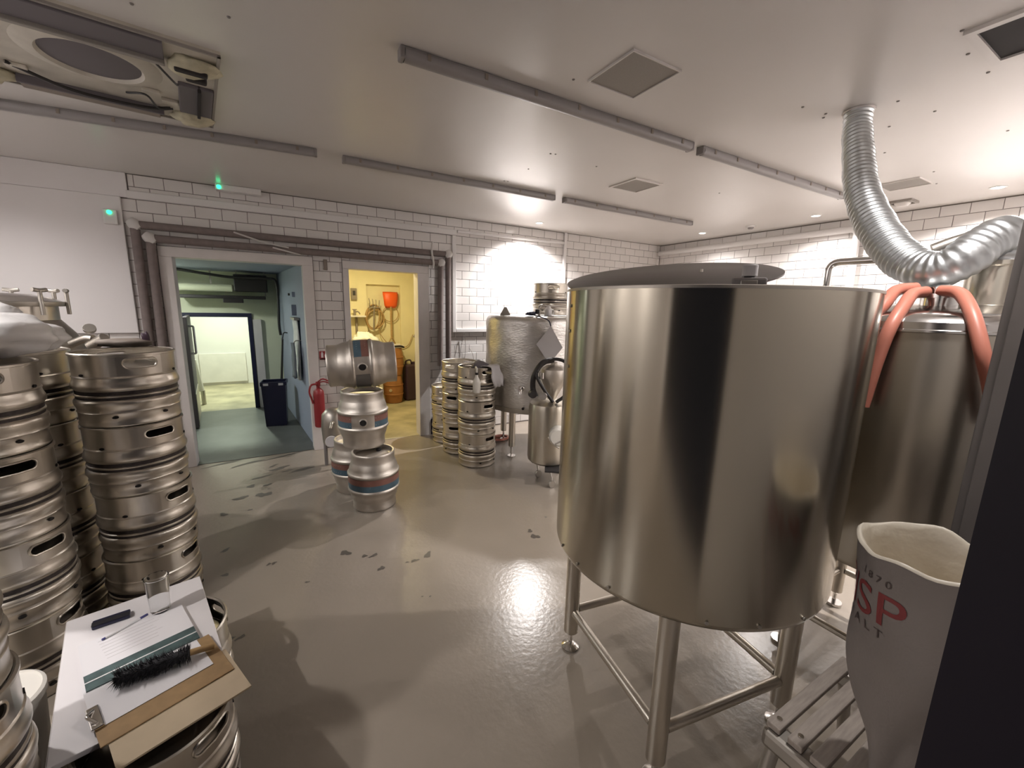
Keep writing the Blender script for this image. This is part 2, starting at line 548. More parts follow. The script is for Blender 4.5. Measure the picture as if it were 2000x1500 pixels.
# ---- floor stains (dried dirt)
def blob(cx, cy, rx, ry, ang, seed):
    rnd = random.Random(seed)
    V = [(0, 0, 0)]
    n = 14
    ph = [rnd.uniform(0, 6.28) for _ in range(4)]
    for i in range(n):
        a = 2 * PI * i / n
        k = 1 + 0.28 * math.sin(2 * a + ph[0]) + 0.22 * math.sin(3 * a + ph[1]) + 0.15 * math.sin(5 * a + ph[2])
        x, y = rx * k * math.cos(a), ry * k * math.sin(a)
        V.append((x * math.cos(ang) - y * math.sin(ang), x * math.sin(ang) + y * math.cos(ang), 0))
    F = [(0, i + 1, (i + 1) % n + 1) for i in range(n)]
    o = link('floor_stain', pydata('floor_stain', V, F), 'stain', floor)
    o.location = (cx, cy, 0.0012)
ST = [(-0.5, 4.90, .22, .02), (0.05, 4.885, .2, .018), (-0.041, 4.5, .09, .03), (-0.311, 4.788, .12, .03), (-0.191, 4.337, .07, .02), (0.156, 4.372, .12, .025), (-0.267, 4.148, .04, .025), (-0.14, 4.12, .03, .02),
      (-0.332, 3.921, .045, .035), (-0.166, 3.912, .05, .05), (-0.429, 3.657, .025, .03), (-0.257, 3.652, .015, .012), (0.315, 2.69, .026, .035), (0.419, 2.597, .013, .02),
      (0.473, 2.575, .026, .015), (0.786, 2.416, .035, .02), (0.693, 2.395, .022, .015), (0.645, 2.402, .008, .008), (0.486, 2.414, .02, .02), (1.542, 2.271, .03, .028),
      (1.551, 2.353, .02, .018), (-0.125, 2.786, .012, .012), (-0.097, 2.783, .014, .013), (-0.376, 3.088, .03, .014), (-0.353, 2.786, .025, .012), (-0.244, 2.182, .02, .012),
      (-0.283, 2.196, .02, .008), (1.773, 2.469, .008, .008), (0.67, 2.025, .006, .006), (0.631, 2.045, .005, .005), (0.072, 2.485, .014, .007), (-0.09, 4.60, .05, .015), (0.02, 4.40, .04, .012)]
for i, (x, y, a, b) in enumerate(ST):
    blob(x, y, a, b, 0.35 + 0.3 * math.sin(i * 3.1), i)

# ================================================================== PASSAGE BEHIND DOOR 1
PF = 7.40
struct(box('floor_passage', -1.6, 0.55, D + 0.02, PF, -0.12, 0.004, 'passage_floor'), 'dark wet concrete floor of the passage')
struct(box('ceiling_passage', -1.6, 0.6, WT, PF + 0.02, 2.04, 2.14, 'passage_blue'), 'blue-grey passage ceiling')
V = [(0.33, WT, 0), (0.11, PF, 0), (0.11, PF, 2.05), (0.33, WT, 2.05), (0.45, WT, 0), (0.25, PF, 0), (0.25, PF, 2.05), (0.45, WT, 2.05)]
F = [(0, 1, 2, 3), (4, 7, 6, 5), (0, 4, 5, 1), (3, 2, 6, 7), (0, 3, 7, 4), (1, 5, 6, 2)]
struct(link('wall_passage_right', pydata('wall_passage_right', V, F), 'passage_blue'), 'blue-grey right wall of the passage')
struct(box('wall_passage_left', -1.6, -1.45, WT, PF, 0, 2.05, 'passage_green'), 'pale left wall of the passage')
struct(boxes('wall_passage_far', [(-1.6, -1.07, PF, PF + 0.12, 0, 2.05), (-0.30, 0.3, PF, PF + 0.12, 0, 2.05), (-1.07, -0.30, PF, PF + 0.12, 1.39, 2.05)],
             'passage_green'), 'pale green far wall of the passage')
d3 = thing('door_3', 'dark frame of the low inner doorway at the end of the passage', 'door', (0, 0, 0), kind='structure')
del d3['category']
box('jamb', -1.10, -1.06, PF - 0.03, PF + 0.13, 0, 1.39, 'navy', d3, 0.004)
box('jamb', -0.31, -0.255, PF - 0.03, PF + 0.13, 0, 1.39, 'navy', d3, 0.004)
box('head', -1.10, -0.255, PF - 0.03, PF + 0.13, 1.391, 1.45, 'navy', d3, 0.004)
struct(boxes('trim_9', [(-0.245, -0.14, PF - 0.05, PF - 0.001, 0, 1.36)], 'casing'), 'pale pilaster right of the inner doorway')
struct(boxes('floor_far_room', [(-2.2, 0.3, PF, 9.9, -0.12, 0.002)], 'store_floor'), 'floor of the bright far room')
struct(boxes('wall_far_room', [(-2.2, 0.3, 9.76, 9.9, 0, 2.2), (-2.3, -2.2, PF + 0.12, 9.9, 0, 2.2), (0.2, 0.3, PF + 0.12, 9.9, 0, 2.2)], 'white_wall'), 'white walls of the bright far room')
struct(boxes('ceiling_far_room', [(-2.3, 0.3, PF + 0.12, 9.9, 2.2, 2.3)], 'white_wall'), 'ceiling of the bright far room')
struct(boxes('trim_10', [(-1.25, -0.5, 9.72, 9.759, 0.05, 0.62)], 'casing', None, 0.006), 'low white panel on the far room wall')

# things in the passage
t = thing('passage_door', 'dark grey door leaf standing open at the left side of the passage', 'door', (-0.99, 7.34, 0), math.radians(5.5))
box('leaf', -0.045, 0.0, -0.95, 0.0, 0.02, 1.42, 'ac_dark', t, 0.004)
h_ = tube('pull_bar', bent([(0.0, -0.75, 0.95), (0.05, -0.75, 0.95), (0.05, -0.75, 1.3), (0.0, -0.75, 1.3)], 0.02), 0.012, 'steel_bright', t, straight=True)
box('kick_plate', 0.001, 0.006, -0.9, -0.05, 0.03, 0.45, 'steel_dull', t)
t = thing('roller_blind_case', 'white rolled sheet leaning inside the bright inner doorway', 'roll', (-1.02, 7.95, 0), 0.0)
cyl('roll', 0.05, 0.22, 0.72, 'casing', t, rot=(0, math.radians(-7), 0))
cyl('foot', 0.03, 0.002, 0.23, 'steel_dull', t)
t = thing('passage_bin', 'tall black plastic bin with white patches at the end of the passage', 'bin', (-0.03, 6.24, 0), math.radians(-6))
me = pydata('body', [(-.12, -.1, 0), (.12, -.1, 0), (.12, .1, 0), (-.12, .1, 0), (-.14, -.12, .56), (.14, -.12, .56), (.14, .12, .56), (-.14, .12, .56)],
            [(0, 3, 2, 1), (4, 5, 6, 7), (0, 1, 5, 4), (1, 2, 6, 5), (2, 3, 7, 6), (3, 0, 4, 7)])
link('body', me, 'navy', t)
boxes('rim', [(-.15, .15, -.13, -.115, .55, .60), (-.15, .15, .115, .13, .55, .60), (-.15, -.135, -.115, .115, .55, .60), (.135, .15, -.115, .115, .55, .60)], 'navy', t, 0.004)
box('label_patch', -.115, -.055, -.134, -.131, .555, .585, 'paper', t)
box('label_patch', .06, .115, -.134, -.131, .555, .585, 'paper', t)
t = thing('wall_duct', 'pale green rounded duct under the passage ceiling', 'duct', (0, 0, 0))
cyl('duct_body', 0.055, -0.55, 0.55, 'passage_green', t, loc=(-0.95, 7.15, 1.80), rot=(0, PI / 2, 0), bev=0.05)  # pale body stands in for a bright oval of light
box('bracket', -1.2, -1.18, 7.14, 7.16, 1.85, 2.04, 'steel_dull', t)
box('bracket', -0.7, -0.68, 7.14, 7.16, 1.85, 2.04, 'steel_dull', t)
t = thing('evaporator_unit', 'dark cooling unit under the passage ceiling above the inner doorway', 'cooling unit', (0, 0, 0))
box('casing', -0.42, -0.02, 7.0, 7.35, 1.76, 1.99, 'hose_black', t, 0.01)
box('drip_tray', -1.05, -0.05, 7.05, 7.35, 1.655, 1.70, 'hose_black', t, 0.008)
box('motor_box', -0.56, -0.33, 7.0, 7.2, 1.60, 1.66, 'hose_black', t, 0.006)
box('hanger', -0.40, -0.385, 7.18, 7.2, 1.99, 2.04, 'steel_dull', t)
box('hanger', -0.06, -0.045, 7.18, 7.2, 1.99, 2.04, 'steel_dull', t)
box('hanger', -0.06, -0.045, 7.3, 7.34, 1.70, 1.76, 'steel_dull', t)
tag(tube('black_cable', [(-1.30, 7.0, 2.02), (-1.05, 7.0, 2.02), (-0.75, 6.98, 1.98), (-0.42, 6.98, 1.945), (-0.02, 6.95, 1.95), (0.09, 6.95, 1.90), (0.10, 6.95, 1.6), (0.09, 6.95, 1.3), (0.10, 6.95, 1.15)], 0.018, 'hose_black', segs=8),
    'black cable sagging across the passage ceiling and down its right corner', 'cable')
t = thing('hanging_towel', 'long white towel hanging on the right wall of the passage', 'towel', (0.262, 5.66, 0), math.radians(5))
V, F = [], []
for j in range(13):
    for i in range(9):
        u = -0.14 + 0.28 * i / 8
        V.append((-0.025 + 0.018 * math.sin(i * 1.9 + j * 0.25), u * (1 - 0.12 * math.sin(j / 12 * PI)), 1.42 - 0.72 * j / 12))
for j in range(12):
    for i in range(8):
        F.append((j * 9 + i, j * 9 + i + 1, j * 9 + i + 10, j * 9 + i + 9))
o = link('cloth', pydata('cloth', V, F), 'towel', t, smooth=True)
sm = o.modifiers.new('thick', 'SOLIDIFY'); sm.thickness = 0.012
box('hook_rail', -0.05, 0.008, -0.16, 0.16, 1.42, 1.45, 'steel_dull', t, 0.004)
t = thing('hanging_apron', 'grey cloth hanging over the white towel in the passage', 'cloth', (0.20, 5.50, 0), math.radians(5))
V, F = [], []
for j in range(9):
    for i in range(7):
        u = (-0.07 + 0.14 * i / 6) * (0.45 + 0.55 * min(1, j / 3))
        V.append((-0.01 + 0.016 * math.sin(i * 2.3 + j * 0.4), u, 1.16 - 0.42 * j / 8))
for j in range(8):
    for i in range(6):
        F.append((j * 7 + i, j * 7 + i + 1, j * 7 + i + 8, j * 7 + i + 7))
o = link('cloth', pydata('cloth', V, F), 'grey_cloth', t, smooth=True)
sm = o.modifiers.new('thick', 'SOLIDIFY'); sm.thickness = 0.014
tube('hook', [(0.0, 0, 1.15), (0.03, 0, 1.18), (0.09, 0, 1.18)], 0.006, 'steel_dull', t, segs=8)
t = thing('squeegee_frame', 'thin dark wire frame hanging on the passage wall beside the bin', 'hanger', (0.0, 0, 0))
tube('loop', [(0.115, 6.75, 1.12), (0.115, 6.55, 1.12), (0.07, 6.72, 0.52), (0.06, 6.86, 0.52), (0.115, 6.75, 1.12)], 0.009, 'hose_black', t, straight=True, segs=6)
tube('hook', [(0.115, 6.65, 1.12), (0.135, 6.65, 1.2), (0.19, 6.65, 1.2)], 0.008, 'hose_black', t, segs=6)
t = thing('switch_box', 'small grey box and conduit on the right wall of the passage', 'switch', (0.262, 5.78, 0), math.radians(5))
box('box', -0.05, 0.006, -0.05, 0.05, 1.47, 1.60, 'passage_blue', t, 0.006)
cyl('knob', 0.015, 0, 0.02, 'hose_black', t, loc=(-0.05, 0, 1.72), rot=(0, -PI / 2, 0))
box('knob_plate', -0.03, 0.006, -0.03, 0.03, 1.69, 1.75, 'passage_blue', t, 0.004)

def lamp(kind, name, loc, power, color, size=0.2, spot=None, rot=None, parent=None, blend=0.5):
    ld = bpy.data.lights.new(name, kind)
    ld.energy = power
    ld.color = color
    if kind == 'AREA':
        ld.shape = 'DISK'
        ld.size = size
    else:
        ld.shadow_soft_size = size
    if kind == 'SPOT':
        ld.spot_size = spot
        ld.spot_blend = blend
    o = bpy.data.objects.new(name, ld)
    COL.objects.link(o)
    o.location = loc
    if rot:
        o.rotation_euler = rot
    if parent is not None:
        o.parent = parent
    return o

def bulkhead(label, loc, power, color):
    t = thing('ceiling_lamp', label, 'lamp', loc)
    cyl('base', 0.13, -0.02, 0.0, 'trunk', t)
    lathe('shade', [(0, -0.09), (0.06, -0.085), (0.10, -0.06), (0.115, -0.02)], mat('shade_glow', (0.9, 0.9, 0.85), 0.5, emit=color, estr=3.0), t, 24)
    lamp('AREA', 'bulb', (0, 0, -0.11), power, color, 0.2, parent=t)
    return t
bulkhead('round lamp on the ceiling of the bright far room', (-0.75, 8.6, 2.2), FAR_W, (0.86, 1.0, 0.80))
bulkhead('round cold lamp on the passage ceiling hidden behind the left doorway jamb', (-1.22, 6.35, 2.04), PASSAGE_W, (0.95, 1.0, 0.93))

# ================================================================== STORE ROOM BEHIND DOOR 2
SB = 7.15
struct(box('floor_store', 0.5, 3.2, D + 0.02, SB + 0.6, -0.12, 0.003, 'store_floor'), 'stained concrete floor of the store')
struct(box('wall_store_left', 0.62, 0.74, WT, SB + 0.6, 0, 2.5, 'store_wall'), 'cream left wall of the store')
struct(box('wall_store_right', 2.75, 2.9, WT, SB + 0.6, 0, 2.5, 'store_wall'), 'cream right wall of the store')
struct(boxes('wall_store_back', [(0.74, 1.37, SB, SB + 0.15, 0, 2.5), (1.92, 2.75, SB, SB + 0.15, 0, 2.5), (1.37, 1.92, SB, SB + 0.15, 1.945, 2.5), (1.37, 1.92, SB + 0.07, SB + 0.15, 0, 1.945)],
             'store_wall'), 'cream back wall of the store with a shallow niche')
struct(box('ceiling_store', 0.62, 2.9, WT, SB + 0.15, 2.5, 2.6, 'store_wall'), 'store ceiling')
bulkhead('round warm lamp on the store ceiling behind the right doorway', (1.15, 5.9, 2.5), STORE_W, (1.0, 0.85, 0.47))

SY = SB + 0.05
t = thing('orange_shovel', 'orange shovel hanging upside down on the cream store wall', 'shovel', (1.755, SY - 0.06, 0))
V = []
for j, (z, hw, dy) in enumerate([(1.83, 0.118, 0.02), (1.80, 0.122, 0.0), (1.70, 0.112, -0.015), (1.61, 0.10, -0.005), (1.575, 0.075, 0.02)]):
    for i in range(7):
        s = -1 + 2 * i / 6
        V.append((s * hw, dy - 0.035 * (1 - abs(s) ** 2) + 0.02, z))
F = [(j * 7 + i, j * 7 + i + 1, j * 7 + i + 8, j * 7 + i + 7) for j in range(4) for i in range(6)]
o = link('blade', pydata('blade', V, F), 'orange', t, smooth=True)
sm = o.modifiers.new('thick', 'SOLIDIFY'); sm.thickness = 0.008
tube('shaft', [(0, 0, 1.60), (0, 0, 1.06)], 0.017, 'wood', t, straight=True, segs=10)
tube('grip', [(-0.008, 0, 1.07), (-0.06, 0, 0.97), (0.06, 0, 0.97), (0.008, 0, 1.07)], 0.013, 'wood', t, straight=True, segs=8)
t = thing('hose_coil', 'brown hose coiled on the store wall left of the shovel', 'hose', (1.47, SY - 0.06, 1.42))
for k, (rx, rz, dx, dz) in enumerate([(0.10, 0.19, 0, 0), (0.085, 0.17, 0.01, -0.02), (0.11, 0.15, 0.02, -0.04), (0.07, 0.2, -0.02, 0.0)]):
    pts = [(dx + rx * math.cos(a) + 0.06 * math.sin(a + 1.2) * 0.6, -0.012 * k, dz + rz * math.sin(a)) for a in [2 * PI * i / 24 for i in range(24)]]
    tube('coil', pts, 0.011, 'wood', t, straight=True, cyclic=True, segs=8)
tube('peg', [(0, -0.05, 0.17), (0, 0.08, 0.17)], 0.01, 'steel_dull', t, straight=True, segs=8)
t = thing('garden_fork', 'dark fork head with four tines on the store wall above the hose coil', 'fork', (1.47, SY - 0.12, 1.60))
for i in range(4):
    tube('tine', [(-0.08 + 0.055 * i, 0, 0.12 - 0.01 * i), (-0.07 + 0.05 * i, -0.012, 0.05), (-0.075 + 0.05 * i, 0, -0.03)], 0.006, 'ac_brown', t, segs=6)
tube('crossbar', [(-0.09, 0, -0.03), (0.09, 0, -0.03)], 0.009, 'ac_brown', t, straight=True, segs=6)
tube('neck', [(0.0, 0, -0.03), (-0.02, 0, -0.4)], 0.012, 'ac_brown', t, straight=True, segs=6)
t = thing('wire_coil', 'thin cable looped behind the shovel handle', 'cable', (1.755, SY - 0.025, 1.47))
tube('loop', [(0.13 * math.cos(a), 0, 0.13 * math.sin(a)) for a in [2 * PI * i / 24 for i in range(24)]], 0.007, 'wood', t, straight=True, cyclic=True, segs=6)
tube('tail', [(-0.12, 0, -0.08), (-0.2, -0.045, -0.3), (0.0, -0.05, -0.55), (0.25, -0.05, -0.55), (0.36, -0.05, -0.35)], 0.006, 'wood', t, segs=6)
t = thing('socket_box', 'small dark socket high on the cream wall at the left of the store', 'socket', (1.17, SB, 1.78))
box('box', -0.045, 0.045, -0.05, 0.002, -0.09, 0.09, 'ac_brown', t, 0.006)
box('switch', -0.02, 0.02, -0.058, -0.05, -0.02, 0.05, 'hose_black', t, 0.002)
t = thing('wall_shelf', 'small white bracket shelf with dark bits on the store wall', 'shelf', (1.19, SB, 1.43))
box('board', -0.13, 0.13, -0.17, 0.002, -0.012, 0.012, 'casing', t, 0.003)
box('bracket', -0.015, 0.015, -0.05, 0.002, -0.28, -0.012, 'ac_brown', t, 0.003)
t = thing('shelf_tap', 'dark tap standing on the small bracket shelf in the store', 'tap', (1.16, SB - 0.09, 1.4425))
cyl('body', 0.018, 0.0, 0.09, 'ac_brown', t, segs=12)
tube('spout', [(0, 0, 0.05), (0.05, -0.01, 0.06), (0.08, -0.01, 0.02)], 0.01, 'ac_brown', t, segs=8)
box('lever', -0.035, 0.035, -0.008, 0.008, 0.085, 0.10, 'ac_brown', t, 0.002)

def lumpy(name, rx, ry, rz, m, parent=None, seed=1, amp=0.16, loc=None, cut=-0.98, freq=3.0, segs=28, rings=18):
    rnd = random.Random(seed)
    waves = [(Vector((rnd.gauss(0, 1), rnd.gauss(0, 1), rnd.gauss(0, 1))) * freq * f, rnd.uniform(0, 6.28), a)
             for f, a in ((0.5, 1.0), (0.9, 0.7), (1.5, 0.5), (2.3, 0.35), (3.4, 0.2), (1.2, 0.5))]
    V, F = [], []
    for j in range(rings + 1):
        ph = PI * j / rings
        for i in range(segs):
            a = 2 * PI * i / segs
            d = Vector((math.sin(ph) * math.cos(a), math.sin(ph) * math.sin(a), math.cos(ph)))
            k = 1 + amp * sum(wa_ * math.sin(wv.dot(d) + p) for wv, p, wa_ in waves) / 1.6
            V.append((d.x * rx * k, d.y * ry * k, max(cut * rz, d.z * rz * k)))
    for j in range(rings):
        for i in range(segs):
            i2 = (i + 1) % segs
            F.append((j * segs + i, j * segs + i2, (j + 1) * segs + i2, (j + 1) * segs + i))
    me = pydata(name, V, F)
    bm = bmesh.new(); bm.from_mesh(me)
    bmesh.ops.remove_doubles(bm, verts=bm.verts[:], dist=1e-5)
    bmesh.ops.recalc_face_normals(bm, faces=bm.faces[:])
    bm.to_mesh(me); bm.free()
    return link(name, me, m, parent, smooth=True, loc=loc)

t = thing('store_table', 'small cream table against the store wall under the bracket shelf', 'table', (1.22, 6.72, 0))
box('top', -0.30, 0.22, -0.26, 0.26, 0.86, 0.90, 'casing', t, 0.004)
for sx in (-0.27, 0.19):
    for sy in (-0.23, 0.23):
        box('leg', sx - 0.02, sx + 0.02, sy - 0.02, sy + 0.02, 0.003, 0.86, 'casing', t)
tag(lumpy('flour_bag', 0.17, 0.15, 0.16, 'towel', seed=4, amp=0.34, loc=(1.24, 6.74, 1.04), cut=-0.875, freq=4.0), 'crumpled white bag standing on the store table behind the casks', 'bag')

# ================================================================== KEGS
KH, KR = 0.345, 0.20
def make_keg():
    t = thing('steel_keg', 'x', 'keg')
    r = KR
    pts = [(r - 0.03, 0.0), (r - 0.013, 0.0), (r - 0.008, 0.006), (r - 0.007, 0.014), (r - 0.010, 0.018), (r - 0.009, 0.066), (r - 0.006, 0.069), (r - 0.009, 0.073),
           (r - 0.008, 0.084), (r - 0.005, 0.094), (r - 0.001, 0.104), (r + 0.0, 0.112), (r - 0.001, 0.120), (r - 0.006, 0.127), (r - 0.0105, 0.130), (r - 0.0105, 0.142), (r - 0.006, 0.145), (r - 0.006, 0.150),
           (r - 0.0105, 0.153), (r - 0.0105, 0.171), (r - 0.006, 0.175), (r - 0.001, 0.183), (r + 0.0, 0.191), (r - 0.001, 0.200), (r - 0.005, 0.210), (r - 0.008, 0.220), (r - 0.009, 0.231), (r - 0.006, 0.234), (r - 0.010, 0.240), (r - 0.035, 0.266), (r - 0.10, 0.284), (0.03, 0.289), (0, 0.289)]
    prof = pts
    lathe('body', prof, 'steel', t, 48, sharp=50)
    # printed dark bands in the waist
    lathe('print_band', [(r - 0.0099, 0.1305), (r - 0.0099, 0.1415)], 'dark_print', t, 48)
    lathe('print_band', [(r - 0.0099, 0.1535), (r - 0.0099, 0.1705)], 'dark_print', t, 40, a0=-2.9, a1=2.6)
    # top chime with two hand slots: rest of the skirt plus two bridged panels
    z0, z1, rc = 0.240, KH - 0.008, r - 0.010
    V, F = [], []
    th = 0.46
    def P(a, z, rr=rc):
        return (rr * math.cos(a), rr * math.sin(a), z)
    for c0 in (0.0, PI):
        n = len(V)
        a0, a1 = c0 + th, c0 + PI - th
        N = 24
        for i in range(N + 1):
            a = a0 + (a1 - a0) * i / N
            V.append(P(a, z0)); V.append(P(a, z1))
        for i in range(N):
            F.append((n + 2 * i, n + 2 * i + 2, n + 2 * i + 3, n + 2 * i + 1))
        # slotted panel: ring of points on a stadium joined to the same number on a rectangle
        n = len(V)
        hw, hz, zc = 0.34, 0.021, 0.298
        K = 40
        inner, outer = [], []
        for k in range(K):
            q = 2 * PI * k / K
            cx, sx = math.cos(q), math.sin(q)
            L = hw - hz / rc
            # stadium
            ex = L * max(-1, min(1, cx * 2.2)) + (hz / rc) * cx
            inner.append((ex, zc + hz * max(-1, min(1, sx * 1.25)) if abs(cx) < 0.75 else zc + hz * sx * 1.25 if abs(sx * 1.25) < 1 else zc + hz * (1 if sx > 0 else -1)))
            m_ = max(abs(cx), abs(sx))
            ox, oz = cx / m_, sx / m_
            outer.append((th * ox, (z0 + z1) / 2 + (z1 - z0) / 2 * oz))
        for k in range(K):
            V.append(P(c0 + inner[k][0], inner[k][1]))
            V.append(P(c0 + outer[k][0], outer[k][1]))
        for k in range(K):
            k2 = (k + 1) % K
            F.append((n + 2 * k, n + 2 * k + 1, n + 2 * k2 + 1, n + 2 * k2))
    me = pydata('top_chime', V, F)
    autosmooth(me, 60)
    ch = link('top_chime', me, 'steel', t)
    lathe('top_rim', [(rc - 0.006, z1 - 0.004), (rc - 0.006, z1 + 0.004), (rc, z1 + 0.008), (rc + 0.006, z1 + 0.004), (rc + 0.006, z1 - 0.004), (rc, z1 - 0.006), (rc - 0.006, z1 - 0.004)], 'steel', t, 48)
    for c0 in (0.0, PI):
        pts = []
        hw, hz, zc = 0.34, 0.021, 0.298
        for k in range(32):
            q = 2 * PI * k / 32
            L = hw - hz / rc
            a = c0 + (L if math.cos(q) > 0 else -L) * (1 if abs(math.cos(q)) > 0.02 else 0) + (hz / rc) * math.cos(q)
            pts.append(P(a, zc + hz * math.sin(q), rc + 0.001))
        tube('slot_rim', pts, 0.0045, 'steel', t, straight=True, cyclic=True, segs=6)
    lathe('neck', [(0, 0.283), (0.035, 0.284), (0.038, 0.30), (0.03, 0.312), (0, 0.312)], 'steel_dull', t, 20)
    for a in (0.9, 2.3, -1.2):
        o = cyl('drain_hole', 0.009, -0.001, 0.003, 'hole', t, segs=10)
        o.location = ((rc + 0.0005) * math.cos(a), (rc + 0.0005) * math.sin(a), 0.247)
        o.rotation_euler = (0, PI / 2, a)
        o.scale = (0.7, 1.2, 1)
    for a in (0.4, 2.0, -0.6):
        o = cyl('drain_hole', 0.010, -0.001, 0.003, 'hole', t, segs=10)
        o.location = ((r - 0.0085) * math.cos(a), (r - 0.0085) * math.sin(a), 0.050)
        o.rotation_euler = (0, PI / 2, a)
        o.scale = (0.6, 1.2, 1)
    return t

KEG0 = make_keg()
KEG_USED = [False]
def keg(x, y, z, rot, label, group):
    if not KEG_USED[0]:
        o = KEG0
        KEG_USED[0] = True
    else:
        o = copy_tree(KEG0)
    o.location = (x, y, z)
    o.rotation_euler = (0, 0, rot)
    o['label'] = label
    o['group'] = group
    return o

def keg_stack(x, y, n, slot, labels, group, step=0.12):
    for k in range(n):
        keg(x + 0.004 * math.sin(k * 2.1 + x), y + 0.004 * math.cos(k * 1.7 + x), k * KH, slot + step * (n - 1 - k), labels[k], group)

def toward(x, y, deg):
    """heading of a keg's hand slot: degrees to the right of the line to the camera"""
    return math.atan2(-y, -x) + math.radians(deg)

G1 = 'kegs in the tall stack left of the left doorway'
keg_stack(-0.638, 2.70, 4, toward(-0.638, 2.70, 16), [
    'bottom steel keg of the four-high stack beside the left doorway', 'second steel keg from the floor in the stack beside the left doorway',
    'third steel keg from the floor in the stack beside the left doorway', 'top steel keg of the stack beside the left doorway, open rim showing'], G1, 0.22)
G2 = 'kegs in the tall stack at the left edge'
keg_stack(-1.013, 2.34, 4, toward(-1.013, 2.34, 8), [
    'bottom steel keg of the stack under the plastic bag, mostly behind the white bucket', 'second steel keg from the floor in the stack topped by a plastic bag',
    'third steel keg from the floor in the stack topped by a plastic bag', 'steel keg directly under the white plastic bag'], G2, 0.25)
G3 = 'kegs behind the left stacks'
keg_stack(-1.06, 2.81, 4, 0.4, [
    'hidden bottom steel keg behind the two left stacks', 'steel keg seen in the dark gap between the two left stacks, second from floor',
    'steel keg seen in the dark gap between the two left stacks, third from floor', 'steel keg rim just showing behind the two left stacks at the top'], G3)
G8 = 'kegs left of the left stacks, outside the view'  # unseen stack added to keep lamp light out of the gap between kegs
keg_stack(-1.47, 2.55, 4, 0.2, ['bottom steel keg left of the left stacks, outside the view', 'second steel keg left of the left stacks, outside the view',
    'third steel keg left of the left stacks, outside the view', 'top steel keg left of the left stacks, outside the view'], G8)
G4 = 'kegs in the lower left corner'
keg_stack(-0.824, 1.37, 3, toward(-0.824, 1.37, 14), [
    'bottom steel keg at the lower left corner of the photo', 'middle steel keg cut off by the lower left corner of the photo', 'upper steel keg at the left edge in front of the white bucket'], G4, 0.3)
G5 = 'single kegs carrying the white board'
keg(-0.445, 1.905, 0, 0.5, 'steel keg under the far end of the white board, its rim showing at the right', G5)
keg(-0.40, 1.490, 0, toward(-0.40, 1.49, 38), 'steel keg under the near end of the white board with clipboards', G5)
G6 = 'kegs in the three-high stack in front of the foil tank'
keg_stack(1.79, 3.80, 3, toward(1.79, 3.80, 34), [
    'bottom steel keg of the front stack left of the foil-wrapped tank', 'middle steel keg of the front stack left of the foil-wrapped tank',
    'top keg of the front stack, with grey cloth and white bottle hung on it'], G6, 0.1)
G7 = 'kegs in the stacks against the tiled wall right of the yellow doorway'
keg_stack(1.78, 4.24, 3, toward(1.78, 4.24, -34), [
    'bottom steel keg of the half-hidden stack behind the front stack', 'middle steel keg of the half-hidden stack behind the front stack', 'top steel keg of the half-hidden stack behind the front stack'], G7)
keg_stack(1.80, 4.655, 2, 1.0, ['lower steel keg against the tiled wall beside the yellow doorway', 'upper steel keg against the tiled wall beside the yellow doorway'], G7)
keg(2.75, 3.92, 1.555, toward(2.75, 3.92, 10), 'steel keg standing on top of the foil-wrapped tank in the bright light', 'keg on the foil tank')

# ================================================================== CASKS
CH, CR = 0.465, 0.20
def make_cask(name, label, gap, group, big=True, grey=False):
    t = thing(name, label, 'cask', group=group)
    h, r = CH, CR
    re = r * 0.835
    prof = [(0, 0.035), (re - 0.02, 0.035), (re - 0.016, 0.0), (re - 0.004, 0.0), (re + 0.002, 0.008), (re, 0.018), (re, 0.070), (re + 0.004, 0.080), (r * 0.895, 0.100), (r * 0.93, 0.122), (r * 0.955, 0.150),
            (r * 0.985, 0.156), (r * 1.012, 0.162), (r * 1.012, 0.172), (r * 0.985, 0.178), (r * 0.972, 0.182)]
    mid = [(r * 0.985, h / 2 - 0.03), (r * 0.985, h / 2 + 0.03)]
    full = prof + mid + [(a, h - b) for a, b in reversed(prof)]
    lathe('body', full, 'cask', t, 48, sharp=50)
    g = gap
    rr = r * 0.983 + 0.0015
    zlo, zhi = 0.184, h - 0.184
    zm = (zlo + zhi) / 2
    lathe('blue_stripe', [(r * 0.975 + 0.0015, zlo), (rr, zm)], 'band_blue', t, 48, a0=g, a1=2 * PI - g)
    lathe('red_stripe', [(rr, zm), (r * 0.975 + 0.0015, zhi)], 'band_red', t, 48, a0=g, a1=2 * PI - g)
    bz = h / 2
    o = lathe('bung_boss', [(0.034, -0.006), (0.034, 0.006), (0.026, 0.009), (0.024, 0.002)], 'cask', t, 24)
    o.location = (r * 0.985, 0, bz); o.rotation_euler = (0, PI / 2, 0)
    o = cyl('bung', 0.026, -0.004, 0.005, 'hole', t, segs=20)
    o.location = (r * 0.985, 0, bz); o.rotation_euler = (0, PI / 2, 0)
    o = cyl('keystone', 0.022, -0.004, 0.012, 'hole', t, segs=16)
    o.location = (re * 0.55, 0, h - 0.03)
    if grey:
        lathe('grey_label', [(rr + 0.001, 0.186), (rr + 0.001, h - 0.186)], 'band_grey', t, 10, a0=0.30, a1=1.15)
    return t
GC = 'casks piled in the middle of the room'
def heading(x, y, deg=0.0):
    return math.atan2(-y, -x) + math.radians(deg)
c = make_cask('steel_cask', 'front steel cask on the floor with red and blue stripes and an open top', 0.02, GC)
c.location = (0.637, 3.319, 0); c.rotation_euler = (0, 0, heading(0.637, 3.319, 150))
c = make_cask('steel_cask', 'steel cask on the floor half hidden behind the front striped cask', 0.3, GC)
c.location = (0.560, 3.725, 0); c.rotation_euler = (0, 0, heading(0.56, 3.72, 90))
c = make_cask('steel_cask', 'upright steel cask in the middle of the pile, black bung facing forward', 0.46, GC)
